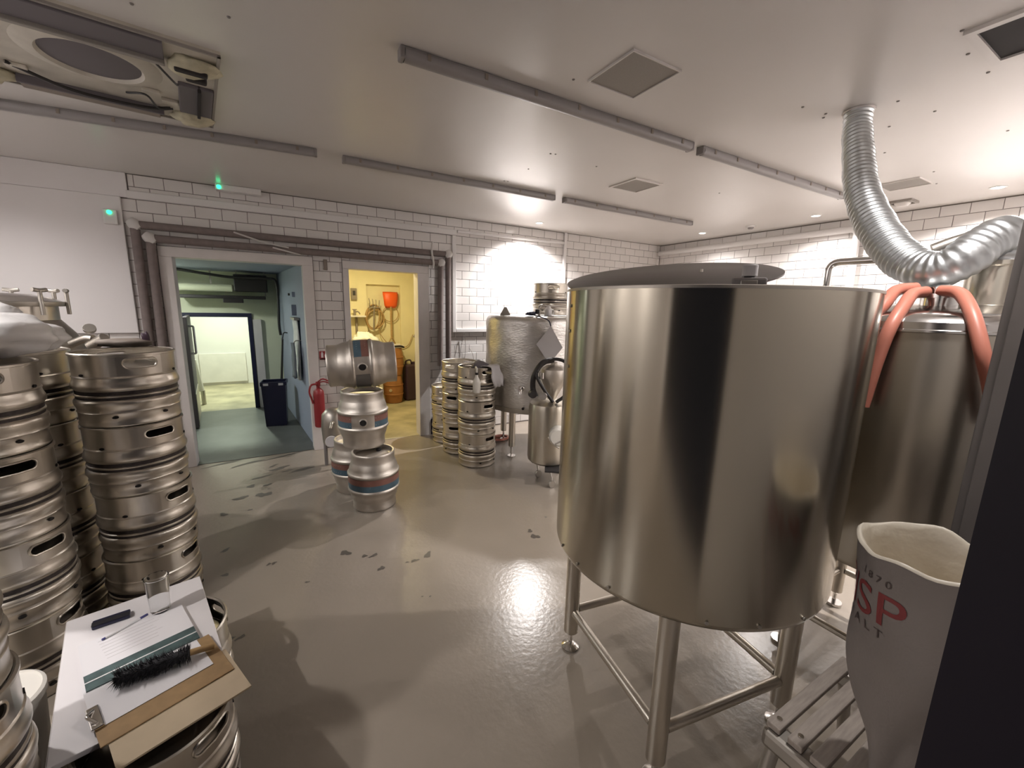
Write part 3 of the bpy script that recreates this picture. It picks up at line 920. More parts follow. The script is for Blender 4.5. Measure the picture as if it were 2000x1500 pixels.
c.location = (0.608, 3.515, CH + 0.001); c.rotation_euler = (0, 0, heading(0.608, 3.515, -1))
c = make_cask('steel_cask', 'steel cask lying on its side on top of the pile', 0.42, GC, grey=True)
R3 = Matrix.Rotation(heading(0.62, 3.53), 4, 'Z')
# axis lies across the line of sight, bung towards the camera
Rl = R3 @ Matrix.Rotation(math.radians(3), 4, 'X') @ Matrix(((1, 0, 0, 0), (0, 0, 1, 0), (0, -1, 0, 0), (0, 0, 0, 1)))
ax = R3 @ Vector((0, 1, 0))
c.matrix_world = Matrix.Translation(Vector((0.622, 3.53, 2 * CH + 0.2)) - ax * (CH / 2 * 1.12)) @ Rl @ Matrix.Diagonal((1, 1, 1.12, 1))

t = thing('steel_pail_stand', 'small dull steel vessel on a dark stand behind the pile of casks', 'vessel', (0.47, 4.35, 0))
lathe('vessel', [(0, 0.22), (0.08, 0.22), (0.11, 0.25), (0.12, 0.42), (0.11, 0.54), (0.07, 0.59), (0.04, 0.60), (0, 0.60)], 'steel_dull', t, 32)
cyl('white_disc', 0.055, 0, 0.012, 'paper', t, loc=(-0.05, -0.135, 0.30), rot=(PI / 2, 0, 0))
for a in (0.5, 2.6, 4.7):
    tube('leg', [(0.10 * math.cos(a), 0.10 * math.sin(a), 0.0), (0.10 * math.cos(a), 0.10 * math.sin(a), 0.25)], 0.018, 'greypost', t, straight=True, segs=10)
tube('side_pipe', [(0.09, -0.05, 0.45), (0.13, -0.08, 0.55), (0.12, -0.08, 0.72), (0.12, -0.08, 0.84)], 0.018, 'steel', t, segs=10)
tube('tap', [(-0.02, -0.12, 0.48), (-0.04, -0.2, 0.5), (-0.06, -0.24, 0.46)], 0.014, 'steel', t, segs=8)

# ---- fire extinguisher and sign
t = thing('fire_extinguisher', 'red fire extinguisher on the wall between the two doorways', 'extinguisher', (0.385, D - 0.09, 0.29))
lathe('cylinder', [(0, 0), (0.05, 0), (0.056, 0.012), (0.056, 0.36), (0.05, 0.40), (0.03, 0.425), (0.018, 0.435), (0.018, 0.46), (0, 0.46)], 'red', t, 28)
box('valve_head', -0.022, 0.022, -0.02, 0.02, 0.455, 0.50, 'red', t, 0.005)
tube('lever', [(0, 0, 0.50), (0.05, -0.02, 0.53), (0.12, -0.03, 0.495)], 0.008, 'red', t, segs=8)
tube('lever', [(0, 0, 0.49), (0.06, -0.02, 0.50), (0.12, -0.03, 0.475)], 0.007, 'red', t, segs=8)
tube('hose', [(-0.01, -0.02, 0.48), (-0.07, -0.03, 0.47), (-0.09, -0.03, 0.40), (-0.075, -0.03, 0.33), (-0.06, -0.03, 0.27)], 0.010, 'red', t, segs=8)
box('wall_hook', -0.02, 0.02, 0.054, 0.092, 0.30, 0.36, 'steel_dull', t, 0.003)
t = thing('extinguisher_sign', 'small red fire extinguisher sign on the tiles between the doorways', 'sign', (0.475, D - 0.004, 1.06))
box('plate', -0.05, 0.05, -0.004, 0.004, -0.045, 0.05, 'red', t)
box('pictogram', -0.034, -0.012, -0.0055, -0.0042, -0.02, 0.03, 'paper', t)
box('pictogram', -0.03, -0.016, -0.0055, -0.0042, 0.032, 0.042, 'paper', t)
me = pydata('flame', [(0.002, -0.005, -0.02), (0.036, -0.005, -0.02), (0.04, -0.005, 0.008), (0.03, -0.005, 0.03), (0.024, -0.005, 0.014), (0.014, -0.005, 0.042), (0.006, -0.005, 0.02), (0.0, -0.005, 0.005)], [(0, 1, 2, 3, 4, 5, 6, 7)])
link('pictogram', me, 'paper', t)
box('caption_bar', -0.045, 0.045, -0.0055, -0.0042, -0.042, -0.029, 'hole', t)

# ================================================================== INSULATED PIPES AROUND THE DOORS
def ins_pipe(label, pts, r):
    t = thing('insulated_pipe', label, 'pipe', group='grey insulated pipes over the doorways')
    tube('foam', bent(pts, 0.03, 4), r, 'insul', t, straight=True, segs=14)
    for p in pts[1:-1]:
        o = lathe('elbow_wrap', [(0, -0.052), (0.035, -0.045), (r + 0.012, -0.018), (r + 0.014, 0.0), (r + 0.012, 0.02), (0.035, 0.045), (0, 0.052)], 'elbow', t, 20, loc=p, rot=(0, math.radians(45 if p[0] > 0 else -45), 0))
    return t
yo = D - 0.055
ins_pipe('outer grey foam pipe framing both doorways from the left cladding to the kegs', [(-0.975, yo, 0.02), (-0.965, yo, 2.255), (1.90, yo, 2.235), (1.895, yo, 0.98)], 0.034)
ins_pipe('inner grey foam pipe framing both doorways just above their heads', [(-0.895, yo - 0.004, 0.02), (-0.872, yo - 0.004, 2.150), (1.805, yo - 0.004, 2.130), (1.785, yo - 0.004, 0.89)], 0.034)
tag(tube('white_cable', [(-0.25, yo - 0.04, 2.262), (0.0, yo - 0.045, 2.19), (0.2, yo - 0.045, 2.16)], 0.008, 'elbow', segs=6), 'pale cable slanting across the outer foam pipe over the left doorway', 'cable')
tag(tube('white_cable', [(0.06, yo - 0.045, 2.15), (0.30, yo - 0.045, 2.10)], 0.008, 'elbow', segs=6), 'pale cable slanting across the inner foam pipe at the end of the left doorway', 'cable')
tag(tube('white_cable', [(1.69, yo - 0.042, 2.36), (1.68, yo - 0.045, 2.24), (1.70, yo - 0.045, 2.12), (1.69, yo - 0.04, 2.06)], 0.012, 'elbow', segs=6), 'white strap over both foam pipes above the yellow doorway', 'cable')
t = thing('pipe_bracket', 'small dark metal bracket under the foam pipes between the doorways', 'bracket', (0.535, D, 2.02))
box('plate', -0.018, 0.018, -0.03, -0.001, -0.05, 0.06, 'ac_brown', t, 0.004)
box('lip', -0.024, 0.014, -0.05, -0.03, -0.05, -0.03, 'ac_brown', t, 0.003)
for i, (pts, l) in enumerate([
        ([(2.12, D - 0.03, 1.29), (2.08, D - 0.03, 1.12), (2.06, D - 0.04, 0.98)], 'left thin wire hanging below the white trunking beside the foil tank'),
        ([(2.13, D - 0.03, 1.29), (2.14, D - 0.03, 1.1), (2.12, D - 0.04, 0.9)], 'middle thin wire hanging below the white trunking beside the foil tank'),
        ([(2.19, D - 0.03, 1.10), (2.24, D - 0.03, 1.02), (2.26, D - 0.04, 0.9)], 'short curled wire right of the two hanging wires')]):
    tag(tube('hanging_wire', pts, 0.0032, 'vent', segs=6), l, 'wire')

# ---- alarm / receiver boxes with green lights
t = thing('signal_box', 'small white wall box with a green light on the cladding sheet', 'indicator', (-1.115, D - 0.03, 2.29))
box('case', -0.045, 0.045, -0.03, 0.001, -0.05, 0.07, 'trunk', t, 0.006)
cyl('green_light', 0.017, 0, 0.012, 'green_led', t, loc=(0, -0.028, 0.045), rot=(PI / 2, 0, 0), segs=16)
t = thing('emergency_light', 'white bar-shaped emergency light with a green spot at the ceiling edge', 'emergency light', (0, 0, 0))
box('case', -0.36, 0.0, D - 0.10, D - 0.012, ZC - 0.055, ZC, 'trunk', t, 0.01)
cyl('green_light', 0.018, 0, 0.012, 'green_led', t, loc=(-0.33, D - 0.098, ZC - 0.03), rot=(PI / 2, 0, 0), segs=16)

# ================================================================== CEILING FITTINGS
def strip(x0, x1, y, label, ox=0.0, rz=0.0):
    t = thing('strip_light', label, 'strip light', (ox, y, ZC), math.radians(rz), group='unlit strip lights on the ceiling')
    n = 24
    box('base_tray', x0 + 0.01, x1 - 0.01, -0.026, 0.026, -0.02, 0.0, 'strip_body', t, 0.004)
    # rounded diffuser
    V, F = [], []
    pr = [(-0.030, -0.014), (-0.030, -0.030), (-0.023, -0.043), (-0.010, -0.050), (0.010, -0.050), (0.023, -0.043), (0.030, -0.030), (0.030, -0.014)]
    for x in (x0 + 0.02, x1 - 0.02):
        V += [(x, a, b) for a, b in pr]
    k = len(pr)
    F = [(i, i + 1, k + i + 1, k + i) for i in range(k - 1)]
    F += [(k - 1, 0, k, 2 * k - 1)]
    me = pydata('diffuser', V, F)
    autosmooth(me, 40)
    link('diffuser', me, 'strip_diff', t)
    for x, s in ((x0, 1), (x1, -1)):
        boxes('end_cap', [(min(x, x + 0.022 * s), max(x, x + 0.022 * s), -0.028, 0.028, -0.048, 0.0)], 'strip_body', t, 0.006)
    m_ = int((x1 - x0) / 0.24)
    for i in range(m_):
        x = x0 + 0.12 + i * (x1 - x0 - 0.24) / (m_ - 1)
        box('clip', x - 0.008, x + 0.008, -0.035, -0.0295, -0.034, -0.008, 'ac_brown', t, 0.002)
        box('clip', x - 0.008, x + 0.008, 0.0295, 0.035, -0.034, -0.008, 'ac_brown', t, 0.002)
    return t
strip(0.535, 2.386, 1.915, 'long unlit strip light across the ceiling centre, nearest the large square vent')
strip(2.470, 4.420, 1.915, 'unlit strip light in line with the centre one, ending beside the silver duct')
strip(0.525, 2.400, 3.42, 'unlit strip light on the ceiling in front of the yellow doorway')
strip(2.510, 4.390, 3.42, 'unlit strip light nearest the far corner of the room')
strip(-1.92, 0.0, 3.385, 'unlit strip light at the left, beyond the ceiling cassette', 0.357, -6.5)

def vent(x0, x1, y0, y1, label, rim):
    t = thing('ceiling_vent', label, 'vent', ((x0 + x1) / 2, (y0 + y1) / 2, ZC), group='square vents in the ceiling')
    a, b = (x1 - x0) / 2, (y1 - y0) / 2
    box('mesh_panel', -a, a, -b, b, -0.004, 0.0, 'vent', t)
    f = rim
    boxes('frame', [(-a - f, a + f, -b - f, -b, -0.009, 0.0), (-a - f, a + f, b, b + f, -0.009, 0.0), (-a - f, -a, -b, b, -0.009, 0.0), (a, a + f, -b, b, -0.009, 0.0)], 'ceiling', t)
vent(1.36, 1.64, 1.415, 1.69, 'large square grey vent nearest the viewer on the ceiling', 0.006)
vent(2.63, 2.91, 2.615, 2.885, 'square grey vent between the two rows of strip lights', 0.02)
vent(4.34, 4.60, 1.39, 1.65, 'square grey vent at the far right beside the silver duct', 0.006)
t = thing('ceiling_hatch', 'black open hatch in the ceiling at the upper right corner', 'hatch', (2.49, 0.50, ZC))
box('void', -0.155, 0.155, -0.16, 0.16, -0.005, 0.0, 'hole', t)
boxes('frame', [(-0.185, 0.185, -0.19, -0.16, -0.014, 0), (-0.185, 0.185, 0.16, 0.19, -0.014, 0), (-0.185, -0.155, -0.16, 0.16, -0.014, 0), (0.155, 0.185, -0.16, 0.16, -0.014, 0)], 'ceiling', t)
t = thing('small_vent_cowl', 'small hooded vent on the ceiling next to the right tiled wall', 'vent', (5.14, 1.73, ZC))
boxes('frame', [(-0.09, 0.09, -0.09, -0.07, -0.02, 0), (-0.09, 0.09, 0.07, 0.09, -0.02, 0), (-0.09, -0.07, -0.07, 0.07, -0.02, 0), (0.07, 0.09, -0.07, 0.07, -0.02, 0)], 'vent', t)
lathe('cowl', [(0, -0.05), (0.04, -0.045), (0.06, -0.02), (0.06, 0)], 'ceiling', t, 24)
t = thing('smoke_detector', 'small round smoke detector on the ceiling by the right wall', 'detector', (5.16, 3.16, ZC))
lathe('base', [(0, -0.02), (0.05, -0.02), (0.052, 0)], 'trunk', t, 24)
lathe('dome', [(0, -0.045), (0.02, -0.043), (0.032, -0.03), (0.034, -0.02)], 'strip_diff', t, 24)

# ---- recessed downlights
def downlight(x, y, label, power, lens='lens', angle=150, blend=0.7):
    t = thing('downlight', label, 'downlight', (x, y, ZC), group='recessed ceiling downlights')
    lathe('trim_ring', [(0.036, -0.001), (0.038, -0.007), (0.05, -0.006), (0.054, 0.0)], 'trunk', t, 28)
    cyl('lens', 0.036, -0.006, -0.001, lens, t, segs=24)
    lamp('SPOT', 'beam', (0, 0, -0.02), power, (1.0, 0.952, 0.925), 0.035, math.radians(angle), parent=t, blend=blend)
    return t
downlight(2.985, 4.55, 'lit downlight over the foil-wrapped tank, washing the back wall white', SPOT_W * 1.25, angle=140)
downlight(5.12, 3.80, 'lit downlight near the far corner of the room', SPOT_W * 0.25)
downlight(5.15, 2.45, 'lit downlight near the middle of the right tiled wall', SPOT_W * 0.29, blend=0.5)
downlight(5.16, 1.145, 'lit downlight at the right end of the right tiled wall', SPOT_W * 0.52, blend=0.35)
downlight(3.75, 0.52, 'downlight by the near wall right of the fermenter, outside the view', SPOT_W * 1.3)
downlight(1.80, 0.40, 'downlight above the malt sack, outside the view', SPOT_W * 0.28, angle=140)  # added lamp out of view, brightens the near wall mirrored in the tank
downlight(-1.95, 1.25, 'downlight by the left wall nearest the viewer, outside the view', SPOT_LEFT_W, 'lens_left')
downlight(-1.95, 2.50, 'downlight by the left wall beside the tall keg stacks, outside the view', SPOT_LEFT_W, 'lens_left')
downlight(-1.95, 3.75, 'downlight by the left wall above the vessel with wing nuts, outside the view', SPOT_LEFT_W * 0.5, 'lens_left')

# ---- air-conditioning cassette without its cover
t = thing('ceiling_cassette', 'square air-conditioning cassette in the ceiling with its cover removed', 'air conditioner', (-0.627, 2.773, ZC), math.radians(7))
hs = 0.465
box('backing', -hs, hs, -hs, hs, -0.012, 0.0, 'ac_white', t)
boxes('outer_frame', [(-hs, hs, -hs, -hs + 0.012, -0.022, -0.012), (-hs, hs, hs - 0.012, hs, -0.022, -0.012), (-hs, -hs + 0.012, -hs, hs, -0.022, -0.012), (hs - 0.012, hs, -hs, hs, -0.022, -0.012)], 'vent', t)
boxes('outlet_slot', [(-0.31, 0.27, -0.45, -0.30, -0.03, -0.012)], 'ac_dark', t, 0.004)
boxes('outlet_vane', [(-0.31, 0.27, -0.30, -0.275, -0.045, -0.012)], 'vent', t, 0.004)
boxes('outlet_slot', [(-0.30, 0.22, 0.36, 0.45, -0.035, -0.012)], 'ac_brown', t, 0.004)
boxes('outlet_vane', [(-0.30, 0.24, 0.33, 0.345, -0.05, -0.012)], 'ac_dark', t, 0.003)
boxes('outlet_slot', [(0.31, 0.45, -0.08, 0.29, -0.03, -0.012)], 'ac_dark', t, 0.004)
boxes('outlet_vane', [(0.385, 0.40, -0.08, 0.29, -0.045, -0.012)], 'hole', t, 0.003)
boxes('outlet_slot', [(-0.45, -0.33, -0.26, 0.26, -0.03, -0.012)], 'ac_dark', t, 0.004)
for k, (x, y) in enumerate(((-0.39, -0.37), (0.37, -0.30), (0.37, 0.38), (-0.39, 0.38))):
    o = lumpy('foam_corner', 0.085, 0.085, 0.03, 'yellow_foam', t, seed=20 + k, amp=0.25, loc=(x, y, -0.025), cut=-0.9, segs=16, rings=8)
boxes('corner_recess', [(0.30, 0.42, -0.33, -0.29, -0.06, -0.03), (0.34, 0.42, -0.23, -0.19, -0.05, -0.012)], 'hole', t, 0.008)
lathe('bell_mouth', [(0.165, -0.016), (0.175, -0.03), (0.195, -0.028), (0.24, -0.0125)], 'ac_white', t, 40, loc=(0.015, -0.065, 0))
lathe('fan_disc', [(0, -0.022), (0.10, -0.022), (0.165, -0.016)], 'ac_dark', t, 40, loc=(0.015, -0.065, 0))
tube('wire', [(0.10, 0.22, -0.02), (0.18, 0.10, -0.05), (0.22, 0.28, -0.04), (0.28, 0.3, -0.02)], 0.005, 'hose_black', t, segs=6)
tube('wire', [(-0.30, 0.20, -0.02), (-0.1, 0.28, -0.05), (0.15, 0.30, -0.045), (0.27, 0.30, -0.02)], 0.008, 'hose_black', t, segs=6)
tube('wire', [(0.24, -0.22, -0.02), (0.30, -0.14, -0.05), (0.31, -0.08, -0.03)], 0.005, 'hose_black', t, segs=6)
for (x, y) in ((0.20, 0.12), (0.27, 0.20), (-0.27, 0.22)):
    box('bracket', x - 0.035, x + 0.035, y - 0.02, y + 0.02, -0.03, -0.012, 'ac_white', t, 0.004)

# ================================================================== BIG TANK IN FRONT
TX, TY, TR = 1.409, 1.010, 0.508
TA = math.atan2(-TY, -TX)   # towards the camera
t = thing('brewing_tank', 'large open brushed steel tank on four legs in the foreground', 'tank', (TX, TY, 0), TA)
lathe('shell', [(TR - 0.02, 0.685), (TR - 0.006, 0.692), (TR, 0.71), (TR, 1.698)], 'tank', t, 128, sharp=60)
lathe('liner', [(TR - 0.006, 1.698), (TR - 0.012, 1.69), (TR - 0.012, 0.75), (0.3, 0.72), (0, 0.71)], 'steel_dull', t, 96)
lathe('bottom_dish', [(TR - 0.02, 0.685), (0.42, 0.655), (0.2, 0.635), (0, 0.63)], 'steel_dull', t, 96)
lathe('rim_edge', [(TR + 0.001, 1.692), (TR + 0.001, 1.700), (TR - 0.007, 1.702), (TR - 0.014, 1.698)], 'steel_dull', t, 128)
LR = 0.434
def leg_xy(k):
    a = k * PI / 2
    return LR * math.cos(a), LR * math.sin(a)
for k in range(4):
    x, y = leg_xy(k)
    lg = cyl('leg', 0.034, 0.085, 0.70, 'steel', t, loc=(x, y, 0), segs=28, bev=0.006)
    cyl('spindle', 0.010, 0.018, 0.09, 'steel_bright', lg, segs=12)
    lathe('foot_pad', [(0, 0.0), (0.040, 0.0), (0.042, 0.008), (0.03, 0.016), (0.012, 0.024), (0, 0.024)], 'steel_bright', lg, 24)
for k in range(4):
    x0, y0 = leg_xy(k)
    x1, y1 = leg_xy(k + 1)
    dv = Vector((x1 - x0, y1 - y0, 0)).normalized() * 0.033
    tube('brace', [(x0 + dv.x, y0 + dv.y, 0.205), (x1 - dv.x, y1 - dv.y, 0.205)], 0.0185, 'steel', t, straight=True, segs=16)
tube('outlet_pipe', bent([(0, 0, 0.63), (0, 0, 0.50), (-0.12, 0.1, 0.47)], 0.04), 0.022, 'steel_bright', t, straight=True, segs=14)
box('outlet_valve', -0.17, -0.11, 0.07, 0.13, 0.44, 0.50, 'steel_dull', t, 0.012)
for a in (-0.95, -0.70, 0.82, 0.5, -0.4, 0.2):
    cyl('rivet', 0.006, 0, 0.004, 'steel_dull', t, loc=((TR) * math.cos(a), TR * math.sin(a), 0.715), rot=(0, PI / 2, a), segs=10)
for z in (1.42, 1.55, 1.64):
    cyl('rivet', 0.006, 0, 0.004, 'steel_dull', t, loc=(TR * math.cos(-1.02), TR * math.sin(-1.02), z), rot=(0, PI / 2, -1.02), segs=10)
o = box('hinge', -0.02, 0.02, -TR - 0.006, -TR + 0.03, 1.68, 1.712, 'steel_dull', t, 0.006)
# lid leaning half open (local frame: +x to the camera, +y to the photo's left... built in world and parented)
LIDC = Vector((1.44, 1.215, 1.778))
nv = Vector((-0.215 * math.sin(math.radians(50)) - 0.03, -0.215 * math.cos(math.radians(50)) + 0.05, 1)).normalized()
q = Vector((0, 0, 1)).rotation_difference(nv)
lid = lathe('lid', [(0, 0.004), (0.40, 0.0), (0.412, -0.004), (0.412, -0.010), (0.40, -0.006), (0, -0.002)], 'lid_steel', None, 96)
lid.matrix_world = Matrix.Translation(LIDC) @ q.to_matrix().to_4x4()
bpy.context.view_layer.update()
mw = lid.matrix_world.copy()
lid.parent = t
lid.matrix_parent_inverse = t.matrix_world.inverted()
lid.matrix_world = mw
hd = tube('lid_stay', [(-0.16, -0.02, 1.80), (-0.165, -0.015, 1.73), (-0.15, -0.01, 1.69)], 0.006, 'steel', t, segs=8)
mo = thing('float_motor', 'small grey motor box clipped inside the near rim of the big tank', 'motor', (1.113, 0.668, 1.655), math.radians(-57))
box('body', -0.042, 0.042, 0.0, 0.05, 0.0, 0.068, 'greypost', mo, 0.006)
cyl('knob', 0.019, 0.072, 0.102, 'tag', mo, loc=(0.0, 0.025, 0), segs=20)
cyl('neck', 0.013, 0.066, 0.074, 'hole', mo, loc=(0.0, 0.025, 0), segs=16)
box('clip', -0.02, 0.02, -0.006, 0.002, -0.04, 0.06, 'steel_dull', mo, 0.002)

# ================================================================== SECOND TANK AT THE RIGHT
T2X, T2Y, T2R = 2.40, 0.60, 0.47
t = thing('steel_fermenter', 'closed steel fermenter with a domed top behind the big tank at the right', 'tank', (T2X, T2Y, 0))
lathe('shell', [(T2R - 0.03, 0.63), (T2R - 0.008, 0.64), (T2R, 0.66), (T2R, 1.575)], 'tank2', t, 112, sharp=60)
lathe('shoulder', [(T2R, 1.575), (T2R + 0.004, 1.578), (T2R + 0.004, 1.585), (T2R, 1.588), (T2R, 1.612), (T2R - 0.012, 1.628), (T2R - 0.05, 1.645), (0.25, 1.675), (0.0, 1.685)], 'steel_bright', t, 112)
lathe('bottom_cone', [(T2R - 0.03, 0.63), (0.2, 0.55), (0.05, 0.5), (0.0, 0.5)], 'steel_dull', t, 64)
for k in range(4):
    a = PI / 4 + k * PI / 2
    lg = cyl('leg', 0.03, 0.08, 0.66, 'steel', t, loc=(0.40 * math.cos(a), 0.40 * math.sin(a), 0), segs=20, bev=0.005)
    cyl('spindle', 0.01, 0.015, 0.085, 'steel_bright', lg, segs=10)
    cyl('foot_pad', 0.04, 0.0, 0.016, 'steel_bright', lg, segs=20)
for k in range(4):
    a, b = PI / 4 + k * PI / 2, PI / 4 + (k + 1) * PI / 2
    p, q_ = Vector((0.40 * math.cos(a), 0.40 * math.sin(a), 0.22)), Vector((0.40 * math.cos(b), 0.40 * math.sin(b), 0.22))
    d_ = (q_ - p).normalized() * 0.03
    tube('brace', [p + d_, q_ - d_], 0.016, 'steel', t, straight=True, segs=12)
lathe('chimney', [(0.115, 1.63), (0.105, 1.66), (0.088, 1.68), (0.088, 1.82), (0.094, 1.825), (0.094, 1.84), (0.086, 1.84)], 'tank2', t, 40, loc=(0.0, -0.12, 0))
lathe('top_fitting', [(0.055, 1.66), (0.055, 1.70), (0.065, 1.70), (0.065, 1.715), (0.05, 1.715), (0.05, 1.74), (0, 1.745)], 'steel_bright', t, 28, loc=(-0.22, -0.03, 0))
tube('handrail', bent([(0.03, 0.46, 1.60), (0.03, 0.46, 1.885), (0.08, 0.05, 1.885), (0.12, -0.3, 1.885), (0.12, -0.3, 1.62)], 0.045), 0.017, 'steel_bright', t, straight=True, segs=16)

# ---- flexible silver duct
path = catmull([(2.72, 1.165, ZC + 0.01), (2.70, 1.15, 2.58), (2.629, 1.099, 2.434), (2.523, 1.016, 2.23), (2.415, 0.909, 2.059), (2.322, 0.783, 1.904), (2.26, 0.678, 1.825),
                (2.24, 0.604, 1.81), (2.252, 0.550, 1.845), (2.299, 0.520, 1.895), (2.35, 0.49, 1.928), (2.395, 0.477, 1.92), (2.40, 0.479, 1.88), (2.40, 0.48, 1.842)], 24)
# resample evenly
res, acc, step = [path[0]], 0.0, 0.0042
for a, b in zip(path, path[1:]):
    L_ = (b - a).length
    while acc + L_ >= step:
        tt = (step - acc) / L_
        a = a + (b - a) * tt
        res.append(a)
        L_ = (b - a).length
        acc = 0.0
    acc += L_
nr = len(res)
def duct_r(s):
    i = s * (nr - 1)
    k = 1.0 if s < 0.72 else 0.45
    slim = 0.057 + 0.012 * min(1.0, s / 0.5)
    return slim + 0.0048 * k * math.sin(i * 2 * PI / 6.0 + 0.6) + 0.0015 * math.sin(i * 0.21)
me = sweep_mesh('duct', res, duct_r, 28, caps=False)
autosmooth(me, 80)
dt = thing('flexible_duct', 'silver corrugated flexible duct hanging from the ceiling to the fermenter', 'duct', (2.72, 1.165, ZC))
o = link('corrugated_tube', me, 'duct', dt)
o.location = (-2.72, -1.165, -ZC)
lathe('ceiling_collar', [(0.062, -0.012), (0.068, -0.010), (0.070, -0.002), (0.062, 0.0)], 'ceiling', dt, 32)
STEAM = [(2.405, 0.683, 1.905), (2.43, 0.62, 1.935), (2.47, 0.52, 1.965), (2.52, 0.42, 1.97)]
tag(tube('steam_pipe', STEAM, 0.024, 'steel_dull', segs=14), 'short grey pipe lying behind the bend of the silver duct', 'pipe')

# ---- pink hoses over the fermenter
def hose(pts, r, label, m='hose_pink'):
    return tag(tube('rubber_hose', pts, r, m, segs=14, per=10), label, 'hose', 'pink hoses over the fermenter')
hose([(1.878, 0.640, 1.30), (1.885, 0.625, 1.47), (1.907, 0.612, 1.59), (1.99, 0.612, 1.668), (2.07, 0.618, 1.712), (2.13, 0.600, 1.722)], 0.021, 'pink rubber hose bending over the left side of the fermenter top')
hose([(1.915, 0.70, 1.42), (1.93, 0.70, 1.58), (1.995, 0.675, 1.665), (2.09, 0.675, 1.725), (2.16, 0.64, 1.738)], 0.022, 'dark pink hose behind the front hose, against the big tank rim')
hose([(2.13, 0.56, 1.725), (2.105, 0.515, 1.72), (2.045, 0.475, 1.695), (1.965, 0.425, 1.628), (1.915, 0.378, 1.52), (1.925, 0.345, 1.41), (1.94, 0.32, 1.28)], 0.020, 'pink rubber hose hanging down the right side of the fermenter')

# ---- grey post
t = thing('grey_post', 'tall grey steel post in front of the fermenter beside the black frame', 'post', (1.84, 0.318, 0))
box('web', -0.02, 0.02, -0.024, 0.024, 0.012, ZC, 'greypost', t, 0.003)
box('flange', -0.03, -0.02, -0.028, 0.004, 0.012, ZC, 'greypost', t, 0.002)
box('foot_plate', -0.045, 0.045, -0.045, 0.045, 0.0, 0.012, 'greypost', t, 0.003)

# ================================================================== SACK ON ITS STAND
PZT = 0.40
t = thing('slatted_stand', 'low wooden slatted stand with splayed legs under the malt sack', 'stand', (1.47, 0.32, 0))
for i, yy in enumerate((0.175, 0.115, 0.055, -0.005, -0.065, -0.125)):
    box('slat', -0.235, 0.26, yy - 0.02, yy + 0.02, PZT - 0.022, PZT, 'slat', t, 0.004)
for sx in (-0.215, 0.24):
    box('end_rail', sx - 0.035, sx + 0.035, -0.18, 0.20, PZT - 0.085, PZT - 0.023, 'steel_dull', t, 0.015)
for sx, dx in ((-0.215, -0.12), (0.24, 0.10)):
    for sy in (-0.15, 0.17):
        tube('leg', [(sx, sy, PZT - 0.06), (sx + dx, sy, 0.012)], 0.02, 'steel_dull', t, straight=True, segs=12)
cyl('screw', 0.008, 0, 0.004, 'steel_bright', t, loc=(-0.20, 0.175, PZT), segs=10)
cyl('screw', 0.008, 0, 0.004, 'steel_bright', t, loc=(-0.20, 0.115, PZT), segs=10)

SX, SY_, SZ0, SZ1 = 1.36, 0.262, PZT + 0.003, 1.06
def sack_r(a, s):
    # a angle, s 0..1 height
    q_ = min(1.0, s / 0.65)
    base = 0.045 + 0.072 * q_ * q_ * (3 - 2 * q_) + 0.035 * s
    wob = 0.006 * math.sin(3 * a + 5 * s) + 0.005 * math.sin(5 * a - 7 * s + 1) + 0.004 * math.sin(2 * a + 11 * s)
    return base + wob
def sack_pt(a, z, off=0.0):
    s = (z - SZ0) / (SZ1 - SZ0)
    r = sack_r(a, max(0, min(1, s))) + off
    return (r * math.cos(a), r * math.sin(a), z - SZ0)
t = thing('malt_sack', 'open woven malt sack with red lettering standing on the slatted stand', 'sack', (SX, SY_, SZ0))
na, nz = 56, 40
V, F = [], []
def top_off(a):
    return 0.010 * math.sin(2 * a + 0.8) + 0.005 * math.sin(5 * a)
for j in range(nz + 1):
    for i in range(na):
        a = 2 * PI * i / na
        s = j / nz
        z = SZ0 + (SZ1 - SZ0) * s
        p = sack_pt(a, z)
        V.append((p[0], p[1], p[2] + top_off(a) * s ** 4))
for j in range(nz):
    for i in range(na):
        i2 = (i + 1) % na
        F.append((j * na + i, j * na + i2, (j + 1) * na + i2, (j + 1) * na + i))
F.append(tuple(range(na - 1, -1, -1)))
link('sack_body', pydata('sack_body', V, F), 'sack', t, smooth=True)
V, F = [], []
for j in range(9):
    for i in range(na):
        a = 2 * PI * i / na
        s = j / 8
        zt = SZ1 - SZ0 + top_off(a)
        rr = sack_r(a, 1.0)
        if s < 0.35:
            k = s / 0.35
            r = rr + 0.004 - 0.012 * k
            z = zt + 0.007 * math.sin(k * PI) + 0.003 * math.sin(9 * a)
        else:
            k = (s - 0.35) / 0.65
            r = (rr - 0.008) * (1 - 0.25 * k)
            z = zt - 0.16 * k + 0.008 * math.sin(7 * a + 3 * k)
        V.append((r * math.cos(a), r * math.sin(a), z))
for j in range(8):
    for i in range(na):
        i2 = (i + 1) % na
        F.append((j * na + i, j * na + i2, (j + 1) * na + i2, (j + 1) * na + i))
link('plastic_liner', pydata('plastic_liner', V, F), 'sack_in', t, smooth=True)
V = [(0, 0, SZ1 - SZ0 - 0.13)]
for i in range(na):
    a = 2 * PI * i / na
    V.append((sack_r(a, 1) * 0.80 * math.cos(a), sack_r(a, 1) * 0.80 * math.sin(a), SZ1 - SZ0 - 0.155))
link('malt_grain', pydata('malt_grain', V, [(0, i + 1, (i + 1) % na + 1) for i in range(na)]), 'tan_card', t, smooth=True)

